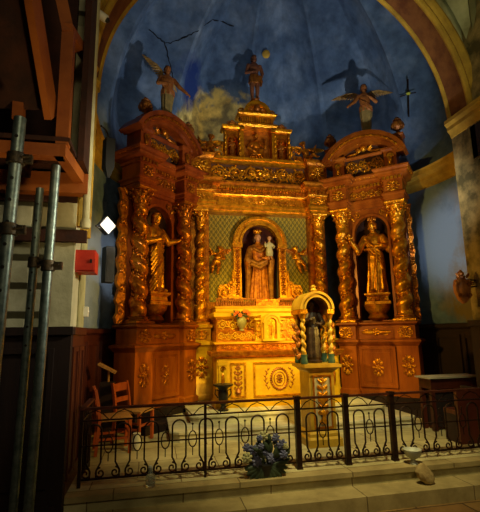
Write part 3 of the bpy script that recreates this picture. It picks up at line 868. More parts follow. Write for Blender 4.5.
# attic with three niches
at = MB()
at.box(-.40,.40,.18,.30,5.54,6.38); at.build('attic_back', M['golddk'], ap)
for sx in (-1, 1):
    a = MB(); a.archplate(sx*.60-.20,sx*.60+.20,5.54,6.28,sx*.60,.125,5.62,6.02,.02,.12,14); a.niche(sx*.60,.125,5.62,6.02,.12,.14)
    a.build('attic_niche', M['goldred'], ap)
    fg = MB(); robe(fg, .46, BODY, 7, 3, 36); head(fg, (0,-.004,.435), .085)
    chain(fg, [(-.05,0,.36),(-.075,-.03,.27),(-.01,-.06,.29)], [.02,.017,.012], 7); chain(fg, [(.05,0,.36),(.08,-.02,.26),(.05,-.06,.22)], [.02,.017,.012], 7)
    o = remesh(fg, 'niche_figure', M['golddk'], ap, .008, 1); o.location = (sx*.60,.12,5.62)
    c = MB(); c.ringmould([(sx*.60-.2,.0),(sx*.60+.2,.0),(sx*.60+.2,.25),(sx*.60-.2,.25)], [(.0,6.26),(.03,6.28),(.05,6.32),(.05,6.36),(0,6.37)]); c.build('attic_cornice', M['gold'], ap)
    for q in (-.17,.17):
        t = twist(5.6,6.22,.03,5,1,0); t.M = None; o = t.build('colonnette', M['gold'], ap); o.location = (sx*.60+q,-.02,0)
    u = MB(); u.ell((sx*.60,.05,6.43),(.11,.06,.07),12,8); u.spiral(sx*.60-.1,.02,6.42,.05,1.2,0); u.spiral(sx*.60+.1,.02,6.42,.05,1.2,PI); u.rosette(sx*.6,-.02,6.45,.05); u.build('shell_crest', M['golddk'], ap)
    # outward scrolls at the foot of the attic
    g = MB(); g.spiral(sx*.92,.05,5.66,.12,1.5,PI/2,sx,.028); g.leaf(sx*.84,.05,5.68,PI/2,.3,.08); g.build('foot_scroll', M['gold'], ap)
    p = MB(); p.box(sx*.385-.045,sx*.385+.045,-.03,.2,5.54,6.38); p.box(sx*.385-.06,sx*.385+.06,-.05,.2,5.54,5.62); p.box(sx*.385-.06,sx*.385+.06,-.05,.2,6.26,6.36); p.build('attic_pilaster', M['gold'], ap)
r = MB()   # relief of a seated bust in the middle
r.ell((0,.17,5.80),(.20,.07,.20),14,8); r.ell((0,.16,5.98),(.12,.07,.14),12,8); head(r,(-.02,.10,6.19),.17,.35)
chain(r,[(-.12,.13,6.03),(-.21,.09,5.88),(-.08,.06,5.80)],[.045,.04,.026],8); chain(r,[(.12,.13,6.03),(.2,.08,5.90),(.20,.05,6.06)],[.045,.04,.026],8)
for k in range(5): r.tube([(-.2+.09*k,.13,5.6),(-.12+.05*k,.08,5.72),(.02+.03*k,.08,5.86)],.022,6)
hand(r,(-.08,.06,5.80),(1,0,-.1),(0,-1,0),.07); hand(r,(.20,.05,6.06),(0,0,1),(0,-1,0),.07)
remesh(r,'bust_relief',M['goldred'],ap,.009,1)
e = MB(); e.ringmould([(-.46,-.05),(.46,-.05),(.46,.3),(-.46,.3)],[(-.02,6.36),(0,6.38),(.02,6.40),(.02,6.44),(-.05,6.45)]); e.build('attic_entablature', M['gold'], ap)
e = MB(); e.box(-.40,.40,0,.28,6.44,6.64); e.build('crest_block', M['golddk'], ap)
dentils(-.38,.38,-.03,.02,6.49,6.61,.03).build('baluster_row', M['gold'], ap)
e = MB(); e.ringmould([(-.42,-.04),(.42,-.04),(.42,.28),(-.42,.28)],[(0,6.62),(.03,6.64),(.06,6.67),(.06,6.70),(0,6.71)]); e.build('crest_cornice', M['gold'], ap)
e = MB(); e.arcband(0,6.70,.24,.33,-.06,.24,0,PI,22); e.arcband(0,6.70,.0,.25,.02,.22,0,PI,22)
e.spiral(-.38,.05,6.77,.09,1.4,0,1,.025); e.spiral(.38,.05,6.77,.09,1.4,PI,-1,.025)
e.build('crest_pediment', M['gold'], ap)
e = MB(); e.cherubhead(0,0,6.83,.075); e.build('cherub_head', M['golddk'], ap)
# stepped shelves behind the altar
e = MB()
e.box(-1.15,1.15,-.92,.12,.9,1.40); e.box(-1.15,1.15,-.86,.12,1.40,1.62); e.box(-1.12,1.12,-.72,.12,1.62,1.86)
e.build('retable_shelf', M['goldred'], ap)
e = MB(); e.ringmould([(-1.17,-.93),(1.17,-.93),(1.17,.1),(-1.17,.1)],[(0,1.36),(.03,1.38),(.03,1.41),(0,1.42)])
e.ringmould([(-1.13,-.74),(1.13,-.74),(1.13,.1),(-1.13,.1)],[(0,1.86),(.02,1.88),(.05,1.90),(.05,1.96),(.02,1.99),(0,2.0)])
e.ringmould([(-1.10,-.5),(1.10,-.5),(1.10,.1),(-1.10,.1)],[(0,2.0),(0,2.08),(.02,2.09),(.02,2.11),(0,2.12)])
e.build('shelf_ledge', M['yellow'], ap)
for q in ((-1.12,-.30),(.30,1.12)): g = MB(); g.rinceau(*q,1.43,1.61,-.87,6); g.build('shelf_scrolls', M['yellow'], ap)
for q in ((-1.10,-.30),(.30,1.10)): g = MB(); g.rinceau(*q,1.64,1.85,-.73,4); g.build('shelf_foliage', M['yellow'], ap)
g = MB(); g.rinceau(-1.14,1.14,1.28,1.36,-.93,24); g.build('base_scrolls', M['gold'], ap)
for x0, x1 in ((-1.08,-.24),(.24,1.08)):
    g = MB(); g.box(x0,x1,-.42,-.36,2.12,2.14); g.box(x0,x1,-.42,-.36,2.26,2.29)
    n = 18
    for k in range(n):
        x = x0+(x1-x0)*(k+.5)/n
        g.lathe([(.010,0),(.018,.03),(.009,.06),(.018,.09),(.010,.12)],8,(x,-.39,2.14))
    g.build('baluster_rail', M['golddk'], ap)
g = MB(); g.box(-.24,.24,-.44,-.3,2.10,2.27); g.box(-.26,.26,-.46,-.3,2.22,2.25); g.build('statue_plinth', M['goldred'], ap)

# tabernacle standing on the shelf
tb = thing('tabernacle', (CX-.10,-.92,1.421), 'small gilded tabernacle with arched door standing on the altar shelf', 'tabernacle')
e = MB(); e.box(-.27,.27,-.0,.18,0,.40); e.box(-.19,.19,-.08,.18,0,.50); e.box(-.30,.30,-.03,.18,0,.05); e.ringmould([(-.28,-.01),(.28,-.01),(.28,.18),(-.28,.18)],[(0,.38),(.03,.40),(.03,.43),(0,.44)]); e.build('body', M['yellow'], tb)
e = MB(); e.arcband(0,.34,.10,.155,-.15,.02,0,PI,18); e.box(-.155,-.10,-.15,.02,.04,.34); e.box(.10,.155,-.15,.02,.04,.34); e.arcband(0,.34,.145,.175,-.17,.02,0,PI,18); e.box(-.18,.18,-.16,.0,.0,.04); e.build('door_frame', M['yellow'], tb)
e = MB(); e.prism([(-.10,.04),(.10,.04),(.10,.34)]+[(.10*cos(PI*k/10),.34+.10*sin(PI*k/10)) for k in range(1,10)]+[(-.10,.34)],-.10,-.07); e.tube([(0,-.105,.12),(0,-.105,.36)],.012,6); e.tube([(-.05,-.105,.29),(.05,-.105,.29)],.012,6); e.build('door', M['gold'], tb)
for sx in (-1, 1):
    g = MB(); g.floral(sx*.225,.2,.10,.3,-.01,2); g.spiral(sx*.25,-.02,.06,.05,1.3,0); g.build('side_ornament', M['gold'], tb)

# flowers on the shelf left of the tabernacle
fv = thing('flower_vase', (CX-.64,-.83,1.621), 'small vase of orange red flowers on the gilded altar shelf', 'vase of flowers')
e = MB(); e.lathe([(.05,0),(.055,.015),(.035,.03),(.08,.10),(.10,.17),(.09,.22),(.06,.26),(.07,.28)],18); e.build('vase', M['pot'], fv)
e = MB()
for k in range(22):
    a = k*2.4; rr = .03+.09*((k*37)%10)/10
    p = Vector((rr*cos(a), rr*sin(a)*.6-.01, .28+.08*((k*13)%7)/7)); e.tube([(0,0,.25), p], .005, 5); e.leaf(p.x-.03,p.y,p.z, a, .08, .03)
e.build('foliage', M['green'], fv)
for k, (x, y, z) in enumerate(((-.10,-.04,.36),(-.04,-.07,.30),(.05,-.05,.38),(.11,-.03,.37),(.14,-.02,.33),(-.13,-.02,.31))):
    e = MB(); e.rosette(x, y, z, .045, 7); e.build('flower', M['orangeflower'], fv)

# altar table
al = thing('altar', (CX-.08,-1.0,.301), 'yellow gilded altar table with a wreath medallion on its front', 'altar')
e = MB(); e.ringmould([(-1.14,-.38),(1.14,-.38),(1.14,.06),(-1.14,.06)],[(.03,0),(.03,.08),(0,.11),(0,.84)]); e.build('body', M['yellow'], al)
e = MB(); e.ringmould([(-1.2,-.42),(1.2,-.42),(1.2,.07),(-1.2,.07)],[(-.04,.83),(0,.86),(.03,.88),(.05,.92),(.05,.955),(0,.96)]); e.build('tabletop', M['goldred'], al)
def framed(x0, x1, z0, z1, y, t=.035):
    m_ = MB()
    m_.box(x0,x1,y-.02,y,z0,z0+t); m_.box(x0,x1,y-.02,y,z1-t,z1); m_.box(x0,x0+t,y-.02,y,z0+t,z1-t); m_.box(x1-t,x1,y-.02,y,z0+t,z1-t)
    return m_
for x0, x1, k in ((-.90,-.62,0),(-.48,.48,1),(.62,.90,0)):
    framed(x0,x1,.16,.76,-.38,.03).build('panel_frame', M['gold'], al)
    g = MB(); xc = (x0+x1)/2
    if k:
        pts = [(.15*cos(2*PI*i/40),-.385,.46+.175*sin(2*PI*i/40)) for i in range(40)]; g.tube(pts,.014,6,True)
        for i in range(30):
            a = 2*PI*i/30; g.leaf(.15*cos(a),-.39,.46+.175*sin(a),a+.9,.045,.022,.012)
        pts = [(.10*cos(2*PI*i/40),-.385,.46+.12*sin(2*PI*i/40)) for i in range(40)]; g.tube(pts,.008,6,True)
        g.floral(0,.46,.13,.16,-.385,3)
        for sx in (-1, 1):
            g.tube([(sx*(.21+.05*sin(PI*i/10)),-.383,.28+.36*i/10) for i in range(11)],.006,5)
            for i in range(9): g.leaf(sx*(.21+.05*sin(PI*i/8)),-.383,.29+.04*i,PI/2-sx*.7*(1 if i%2 else -1),.06,.02,.008)
    else:
        g.tube([(xc,-.385,.24),(xc,-.385,.68)],.008,5); g.lathe([(.05,0),(.06,.04),(.03,.10)],10,(xc,-.385,.22))
        for i in range(4):
            for sx in (-1, 1): g.spiral(xc+sx*.05,-.385,.33+i*.09,.035,1.1,0 if sx<0 else PI,sx,.008); g.leaf(xc,-.385,.36+i*.09,PI/2-sx*.8,.08,.03)
        g.rosette(xc,-.39,.70,.035)
    g.build('medallion' if k else 'candelabrum_ornament', M['golddk'], al)
for sx in (-1, 1):
    g = MB(); g.box(sx*1.04-.07,sx*1.04+.07,-.42,-.38,.12,.82); g.box(sx*1.04-.085,sx*1.04+.085,-.43,-.38,.72,.78); g.box(sx*1.04-.085,sx*1.04+.085,-.43,-.38,.10,.17); o = g.build('pilaster', M['yellow'], al)
    g = MB(); g.spiral(sx*1.04,-.43,.66,.05,1.4,0,1,.01); g.leaf(sx*1.04,-.425,.30,PI/2,.3,.06); g.build('pilaster_ornament', M['goldred'], o)

# ================================================================== SIDE TOWERS
TW = {}
def tower(m, label, rz, cx, body, gild):
    """m = +1: outer end at local +X"""
    t = thing('altarpiece_tower', (cx,-.78,0), label, 'altarpiece tower', None, rz)
    xi, xo = (-.80,.75) if m < 0 else (-.75,.80)
    P = [(xi,.28),(xi,-.26),(-.40,-.26),(-.40,-.14),(.40,-.14),(.40,-.26),(xo,-.26),(xo,.28)]
    e = MB(); e.box(xi,xo,-.30,.26,0,.31); e.box(xi,xo,-.56,-.30,0,.13); e.build('socle', M['darkwood'], t)  # low front step added in dark wood to stand for shaded floor
    e = MB(); e.ringmould(P, [(.03,.31),(.03,.40),(0,.43),(0,1.28),(.02,1.30),(.05,1.34),(.07,1.36),(.07,1.40),(.0,1.42)]); o = e.build('pedestal', M['wood'], t)
    for x in (-.60,.60):
        g = MB(); g.floral(x,.90,.26,.40,-.275,6); g.build('floral_ornament', gild, o)
    framed(-.36,.36,.46,1.26,-.165,.055).build('panel_frame', M['wood'], t)
    g = MB(); g.box(-.36,.36,-.165,-.14,.46,1.26); g.box(-.25,.25,-.18,-.15,.57,1.15); o = g.build('panel', M['wood'], t)
    g = MB(); g.floral(0,.85,.24,.36,-.175,7); g.build('floral_ornament', gild, o)
    e = MB(); e.ringmould([(x*.97,y) for x,y in P], [(0,1.42),(0,1.68),(.02,1.69),(.05,1.72),(.05,1.75),(0,1.77)]); o = e.build('upper_pedestal', M['wood'], t)
    for x in (-.59,.59):
        g = MB(); g.floral(x,1.55,.30,.24,-.27,8); g.spiral(x-.09,-.27,1.55,.07,1.2,0); g.spiral(x+.09,-.27,1.55,.07,1.2,PI); g.build('block_ornament', gild, o)
    g = MB(); g.leaf(-.3,-.15,1.55,0,.3,.1); g.leaf(.3,-.15,1.55,PI,.3,.1); g.rosette(0,-.15,1.56,.09); g.spiral(-.2,-.15,1.55,.07,1.2,0); g.spiral(.2,-.15,1.55,.07,1.2,PI); g.build('centre_ornament', gild, o)
    # back with statue niche
    e = MB(); e.archplate(-.74,.74,1.77,4.26,0,.36,1.80,3.72,.10,.22,18); e.build('back_panel', body, t)
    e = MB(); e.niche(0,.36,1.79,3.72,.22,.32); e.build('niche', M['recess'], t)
    e = MB(); e.arcband(0,3.72,.355,.41,.06,.12,0,PI,24); e.box(-.41,-.355,.06,.12,1.8,3.72); e.box(.355,.41,.06,.12,1.8,3.72); e.build('niche_frame', body, t)
    for sx in (-1, 1):
        g = MB()
        g.leaf(sx*.34,.08,4.0,PI/2-sx*.6,.18,.07); g.spiral(sx*.28,.08,4.13,.07,1.4,PI/2,sx)
        g.build('spandrel_ornament', gild, t)
    column(t,-.59,-.06,1.77,4.25,.147,5.2,m,gild,.2,.13,.36)
    column(t,.59,-.06,1.77,4.25,.147,5.2,m,gild,1.0,.13,.36)
    # flame-leaf wing along the outer edge
    ww = .17 if m < 0 else .09
    g = MB(); x0 = m*.76
    out = [(x0,1.77)] + [(x0+m*(ww+.2*ww*sin(k*1.9)),1.77+2.45*k/24) for k in range(25)] + [(x0,4.22)]
    g.prism(out if m > 0 else out[::-1], .08, .15)
    for k in range(16):
        z = 1.86+k*.15; an = .95 if k % 2 else -.6
        g.leaf(x0+m*.02,.075,z,(an if m>0 else PI-an),ww,.07)
    for k in range(6): g.spiral(x0+m*ww*.6,.07,1.98+k*.40,ww*.42,1.3,PI/2,m*(1 if k%2 else -1),.018)
    g.build('leaf_wing', M['goldred'], t)
    # entablature breaking forward above the columns
    E = [(-.78,.26),(-.78,-.24),(-.40,-.24),(-.40,.02),(.40,.02),(.40,-.24),(.78,-.24),(.78,.26)]
    e = MB(); e.ringmould(E,[(0,4.25),(0,4.31),(.02,4.32),(.02,4.38),(.05,4.40),(.05,4.43),(0,4.44),(0,4.70),(.03,4.71),(.03,4.77),(.09,4.80),(.14,4.85),(.14,4.89),(.18,4.93),(.18,4.96),(.05,4.98)]); e.build('entablature', body, t)
    g = MB(); g.rinceau(-.38,.38,4.46,4.68,.0,4); g.build('frieze_ornament', gild, t)
    for x in (-.59,.59):
        g = MB(); g.floral(x,4.57,.30,.22,-.255,9); g.build('frieze_block', gild, t)
    d = dentils(-.38,.38,-.05,.03,4.715,4.775,.04)
    for x in (-.59,.59):
        dentils(x-.20,x+.20,-.31,-.23,4.715,4.775,.04).build('dentil_course', gild, t)
    d.build('dentil_course', gild, t)
    d = MB()      # row of little drops along the cornice
    for x in [-.90+.1*k for k in range(19)]:
        y = -.36 if abs(x) > .30 else -.12
        d.ell((x,y,4.905),.022,6,4)
    for k in range(6):
        for sx in (-1, 1): d.ell((sx*.93,-.30+.09*k,4.905),.022,6,4)
    d.tube([(-.93,.15,4.905),(-.93,-.36,4.905),(-.32,-.36,4.905),(-.30,-.12,4.905),(.30,-.12,4.905),(.32,-.36,4.905),(.93,-.36,4.905),(.93,.15,4.905)],.012,6)
    d.build('bead_course', gild, t)
    # attic with openwork panel
    A = [(-.70,.26),(-.70,-.14),(-.44,-.14),(-.44,-.02),(.44,-.02),(.44,-.14),(.70,-.14),(.70,.26)]
    e = MB(); e.ringmould(A,[(.02,4.96),(.02,5.01),(0,5.03),(0,5.40),(.03,5.42),(.05,5.45),(.05,5.48),(0,5.49)]); o = e.build('attic', body, t)
    g = MB(); g.rinceau(-.42,.42,5.04,5.40,-.045,3); g.rinceau(-.42,.42,5.05,5.39,-.035,6); g.build('openwork_panel', M['gold'], t)
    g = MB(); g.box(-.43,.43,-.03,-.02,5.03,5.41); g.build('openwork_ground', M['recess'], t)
    for x in (-.57,.57):
        g = MB(); g.spiral(x,-.16,5.27,.07,1.5,0,1,.022); g.leaf(x,-.155,5.08,PI/2,.22,.10); g.spiral(x,-.16,5.1,.06,1.3,0,-1,.02); g.build('scroll_bracket', gild, t)
    # segmental pediment
    rr = .98; zc = 4.90
    a0 = math.acos(.77/rr)
    e = MB(); e.arcband(0,zc,rr-.09,rr,-.26,.26,a0-.12,PI-a0+.12,26); e.arcband(0,zc,rr-.02,rr+.06,-.32,.26,a0-.16,PI-a0+.16,26); e.arcband(0,zc,rr-.17,rr-.09,-.18,.26,a0-.06,PI-a0+.06,26)
    e.build('arched_pediment', body, t)
    d = MB()
    for k in range(15):
        a = a0+(PI-2*a0)*k/14; d.ell(((rr-.05)*cos(a),-.275,zc+(rr-.05)*sin(a)),.030,6,4)
    d.arcband(0,zc,rr-.06,rr-.04,-.285,-.255,a0,PI-a0,24)
    d.build('bead_course', gild, t)
    e = MB(); n = 20; top = [((rr-.12)*cos(a0+(PI-2*a0)*k/n), zc+(rr-.12)*sin(a0+(PI-2*a0)*k/n)) for k in range(n+1)]
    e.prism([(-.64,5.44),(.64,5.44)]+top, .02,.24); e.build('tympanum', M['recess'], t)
    g = MB(); g.cherubhead(0,0,5.64,.075); g.leaf(.12,.0,5.56,-.1,.3,.07); g.leaf(-.12,.0,5.56,PI+.1,.3,.07); g.build('tympanum_ornament', gild, t)
    # posts and urns at both ends
    for x in ((-.48,.76) if m < 0 else (-.76,.76)):
        e = MB(); e.ringmould([(x-.10,-.12),(x+.10,-.12),(x+.10,.12),(x-.10,.12)],[(0,5.36),(0,5.72),(.02,5.74),(.02,5.77),(0,5.78)]); p = e.build('urn_post', body, t)
        u = urn(.42).build('urn', M['golddk'], p); u.location = (x,0,5.78)
    e = MB(); e.box(-.20,.20,-.16,.16,5.84,5.96); e.v = [(x+.10,y,z) for x,y,z in e.v]; e.build('angel_plinth', body, t)
    return t
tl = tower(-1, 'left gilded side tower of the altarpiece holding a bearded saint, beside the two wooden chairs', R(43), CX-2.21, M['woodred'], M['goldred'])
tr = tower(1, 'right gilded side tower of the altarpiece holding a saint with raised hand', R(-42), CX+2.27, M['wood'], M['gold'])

# ================================================================== STATUES
def place(o, loc, rz=0): o.location = loc; o.rotation_euler = (0,0,rz); return o
def pedestal_mb(w, h):
    mb = MB(); mb.ringmould([(-w,-w*.8),(w,-w*.8),(w,w*.8),(-w,w*.8)],[(.02,0),(.02,h*.25),(-.02,h*.35),(-.03,h*.65),(0,h*.78),(.02,h*.85),(.02,h)]); return mb
# saint in the right tower: raised open right hand, book at the chest
def saint_right():
    H = 1.60
    s = thing('saint_statue', (0,0,0), 'gilded saint statue with raised right hand and tied waist in the right tower niche', 'statue')
    pedestal_mb(.24,.24).build('plinth', M['gold'], s)
    g = MB(); g.spiral(-.12,-.22,.12,.07,1.3,0); g.spiral(.12,-.22,.12,.07,1.3,PI); g.cherubhead(0,-.2,.12,.05); g.build('plinth_ornament', M['goldred'], s)
    mb = MB(Matrix.Translation((0,0,.24)))
    robe(mb, H, BODY, 10, 5)
    drape(mb, H, [(-.10,-.05,.76),(-.03,-.09,.66),(.07,-.10,.56),(.11,-.06,.46)], .014, 4, .05)
    mb.tube([(.125*H*cos(a),.10*H*sin(a),.60*H) for a in [2*PI*k/24 for k in range(24)]], .018*H, 6, True)
    mb.tube([(.02*H,-.085*H,.60*H),(.03*H,-.11*H,.5*H),(.02*H,-.12*H,.36*H)],.014*H,6)
    for x, y in ((-.05,-.10),(.06,-.10)): mb.ell((x*H,y*H,.02*H),(.04*H,.08*H,.025*H),8,5)
    # arms with wide sleeves
    chain(mb,[(-.115*H,0,.765*H),(-.205*H,-.06*H,.59*H),(-.295*H,-.15*H,.715*H)],[.05*H,.052*H,.028*H]); mb.ell((-.215*H,-.07*H,.59*H),(.05*H,.05*H,.075*H),10,6)
    hand(mb,(-.295*H,-.15*H,.725*H),(-.2,-.1,1),(0,1,0),.085*H,-1)
    chain(mb,[(.115*H,0,.765*H),(.19*H,-.03*H,.615*H),(.10*H,-.12*H,.63*H)],[.05*H,.055*H,.032*H]); mb.ell((.185*H,-.05*H,.60*H),(.05*H,.05*H,.07*H),10,6)
    hand(mb,(.10*H,-.12*H,.63*H),(-1,-.15,.05),(0,-1,.2),.085*H,1)
    mb.tube([(0,0,.84*H),(-.005*H,-.01*H,.90*H)],.036*H,10)
    head(mb,(-.008*H,-.015*H,.935*H),.135*H,-.35,.1,True)
    remesh(mb,'figure',M['gold'],s,.011,1)
    h = hairshape((-.008*H,-.015*H,.24+.935*H),.135*H,-.35,.1,.3); remesh(h,'hair',M['goldred'],s,.012,1)
    b = MB(Matrix.Translation((-.008*H,-.0*H,.24+1.0*H)) @ Matrix.Rotation(.12,4,'Y'))
    b.lathe([(.07,-.01),(.075,.02),(.055,.03),(.05,.07)],14); 
    for k in range(5):
        a = PI*k/4; b.ell((.07*cos(a),-.02,.05+.02*sin(a)),(.03,.03,.045),7,5)
    b.build('cap', M['goldred'], s)
    return s
def on_tower(o, t, x, y, z, rz=0):
    T = Matrix.Translation(t.location) @ Matrix.Rotation(t.rotation_euler.z,4,'Z')
    o.location = T @ Vector((x,y,z)); o.rotation_euler = (0,0,t.rotation_euler.z+rz)
sr = saint_right(); on_tower(sr, tr, .03, .16, 2.132, .15)
pp = MB(); pp.lathe([(.14,0),(.22,.06),(.17,.14),(.25,.24),(.28,.34)],18,(0,.18,1.79)); pp.build('statue_bracket', M['gold'], tr)
pp = MB(); pp.lathe([(.14,0),(.22,.06),(.17,.14),(.25,.24),(.28,.34)],18,(0,.18,1.79)); pp.build('statue_bracket', M['goldred'], tl)
def saint_left():
    H = 1.60
    s = thing('saint_statue', (0,0,0), 'gilded bearded saint statue holding a cloak across his chest in the left tower niche', 'statue')
    pedestal_mb(.24,.24).build('plinth', M['gold'], s)
    mb = MB(Matrix.Translation((0,0,.24)))
    robe(mb, H, BODY, 8, 9)
    drape(mb, H, [(.11,-.04,.76),(.03,-.09,.68),(-.06,-.10,.54),(-.12,-.06,.42)], .02, 5, .055)
    drape(mb, H, [(.12,-.03,.45),(.03,-.11,.36),(-.08,-.11,.22),(-.12,-.05,.10)], .018, 4, .05)
    for x, y in ((-.05,-.10),(.06,-.10)): mb.ell((x*H,y*H,.02*H),(.04*H,.08*H,.025*H),8,5)
    chain(mb,[(-.115*H,0,.765*H),(-.17*H,-.03*H,.60*H),(-.03*H,-.13*H,.64*H)],[.05*H,.052*H,.03*H]); hand(mb,(-.03*H,-.13*H,.64*H),(1,-.1,.25),(0,-1,.1),.085*H,-1)
    chain(mb,[(.115*H,0,.765*H),(.205*H,-.03*H,.64*H),(.30*H,-.12*H,.67*H)],[.05*H,.048*H,.028*H]); hand(mb,(.30*H,-.12*H,.67*H),(1,-.5,.2),(0,0,1),.085*H,1)
    mb.tube([(0,0,.84*H),(.005*H,-.01*H,.90*H)],.036*H,10)
    head(mb,(.01*H,-.02*H,.935*H),.135*H,.3,.05,True)
    remesh(mb,'figure',M['gold'],s,.011,1)
    h = hairshape((.01*H,-.02*H,.24+.935*H),.135*H,.3,.05,.6); remesh(h,'hair',M['goldred'],s,.012,1)
    return s
sl = saint_left(); on_tower(sl, tl, -.02, .16, 2.132, .0)

# Madonna and child in the central niche
def madonna():
    H = 1.56
    s = thing('madonna_statue', (CX,.22,2.285), 'crowned Madonna statue in red gold robe holding a child in the central niche', 'statue')
    mb = MB(); robe(mb, H, [(0,.15,.11,.10,0,0),(.05,.15,.11,.12,0,0),(.25,.13,.10,.12,0,0),(.45,.115,.09,.08,.01,0),(.58,.09,.07,.03,.005,0),(.70,.105,.08,.02,0,0),(.775,.115,.066,.02,0,.006),(.815,.08,.05,0,0,.008),(.84,.038,.036,0,0,.004),(.875,.03,.03,0,0,-.004)], 11, 2)
    chain(mb,[(-.115*H,0,.765*H),(-.175*H,-.02*H,.60*H),(-.20*H,-.11*H,.50*H)],[.045*H,.042*H,.026*H]); hand(mb,(-.20*H,-.11*H,.50*H),(-.15,-.6,-.6),(-.8,-.2,.4),.08*H,-1)
    chain(mb,[(.115*H,0,.765*H),(.175*H,-.03*H,.61*H),(.10*H,-.14*H,.60*H)],[.045*H,.042*H,.028*H]); hand(mb,(.10*H,-.14*H,.60*H),(-1,-.2,0),(0,-1,0),.08*H,1)
    mb.tube([(0,0,.84*H),(-.005*H,-.01*H,.90*H)],.034*H,10)
    remesh(mb,'figure',M['robered'],s,.011,1)
    hd = MB(); hd.tube([(0,0,.84*H),(-.005*H,-.01*H,.89*H)],.031*H,10); head(hd,(-.01*H,-.02*H,.925*H),.13*H,.15,.12); remesh(hd,'head',M['skin'],s,.008,1)
    h = hairshape((-.01*H,-.012*H,.925*H),.132*H,.15,.12,.6); remesh(h,'hair',M['hair'],s,.011,1)
    # mantle: open shell of folds falling from the shoulders and caught at the waist
    m2 = MB()
    for sx in (-1, 1):
        m2.tube([(sx*.05*H,-.02*H,.81*H),(sx*.135*H,-.03*H,.74*H),(sx*.175*H,-.06*H,.58*H),(sx*.165*H,-.05*H,.38*H),(sx*.17*H,-.02*H,.15*H),(sx*.175*H,0,.03*H)],[.03*H,.045*H,.055*H,.045*H,.04*H,.045*H],10)
    m2.tube([(-.14*H,-.10*H,.52*H),(-.02*H,-.13*H,.46*H),(.10*H,-.12*H,.54*H)],[.03*H,.035*H,.03*H],8)
    m2.tube([(-.14*H,-.08*H,.58*H),(-.03*H,-.12*H,.52*H),(.10*H,-.12*H,.57*H)],[.03*H,.03*H,.03*H],8)
    m2.tube([(-.09*H,-.07*H,.76*H),(0,-.095*H,.70*H),(.09*H,-.07*H,.76*H)],.025*H,8)
    m2.ell((0,.05*H,.45*H),(.16*H,.07*H,.36*H),16,10)
    remesh(m2,'mantle',M['mantle'],s,.011,1)
    c = MB(Matrix.Translation((-.01*H,-.01*H,1.0*H-.035)))
    c.lathe([(.07,0),(.078,.01),(.078,.03),(.07,.035),(.075,.06),(.06,.07)],18)
    for k in range(10):
        a = 2*PI*k/10; c.ell((.078*cos(a),.078*sin(a),.075),(.018,.018,.035),6,5)
    c.ell((0,0,.06),(.05,.05,.06),10,6); c.build('crown', M['gold'], s)
    ch = MB(Matrix.Translation((.135*H,-.13*H,.63*H)))
    robe(ch, .42, [(0,.17,.14,.10,0,0),(.2,.19,.15,.10,0,0),(.5,.16,.13,.05,0,0),(.68,.15,.10,.02,0,0),(.76,.08,.07,0,0,0),(.80,.06,.06,0,0,0)], 8, 4, 40)
    chain(ch,[(-.055,0,.28),(-.10,-.04,.22),(-.12,-.09,.27)],[.03,.027,.018],8); chain(ch,[(.055,0,.28),(.10,-.03,.22),(.08,-.08,.18)],[.03,.027,.018],8)
    remesh(ch,'child_tunic',M['childcloth'],s,.008,1)
    ck = MB(Matrix.Translation((.135*H,-.13*H,.63*H)))
    ck.tube([(0,0,.31),(0,-.005,.37)],.026,8); head(ck,(0,-.01,.41),.125,-.3,.05)
    hand(ck,(-.12,-.09,.27),(-.2,-.5,.8),(0,1,.3),.05,-1); hand(ck,(.08,-.08,.18),(-.4,-1,0),(0,0,1),.05,1)
    for sx in (-1, 1): chain(ck,[(sx*.03,-.01,.03),(sx*.035,-.05,-.06),(sx*.035,-.08,-.07)],[.028,.02,.016],8)
    remesh(ck,'child_figure',M['skin'],s,.007,1)
    h = hairshape((.135*H,-.13*H-.008,.63*H+.41),.125,-.3,.05,.1); remesh(h,'child_hair',M['hair'],s,.009,1)
    return s
madonna()

# little winged angels beside the niche
def flyputto(x, z, flip, label):
    s = thing('cherub_figure', (CX+x,.10,z), label, 'cherub', 'cherubs on the brocade')
    mb = MB(Matrix.Rotation(-flip*.28,4,'Y'))
    putto(mb,.62,[((-.24,-.06,.24),(-.34,-.10,.36)) if flip<0 else ((-.22,-.08,.2),(-.12,-.17,.14)), ((.24,-.06,.24),(.34,-.10,.36)) if flip>0 else ((.22,-.08,.2),(.12,-.17,.14))],
          [((-.10,-.08,-.20),(-.06,.0,-.38)),((.11,-.10,-.17),(.13,.0,-.36))], flip*.4)
    remesh(mb,'figure',M['gold'],s,.009,1)
    w = MB()
    for sx in (-1, 1): wing(w,(sx*.05,.03,.20),(sx*1,.05,.45),(-sx*.4,0,1),.24,.17,5)
    w.build('wing', M['goldred'], s)
    return s
flyputto(-.98,3.12,-1,'small gilded cherub left of the central niche on green brocade')
flyputto(.94,3.16,1,'small gilded cherub right of the central niche on green brocade')
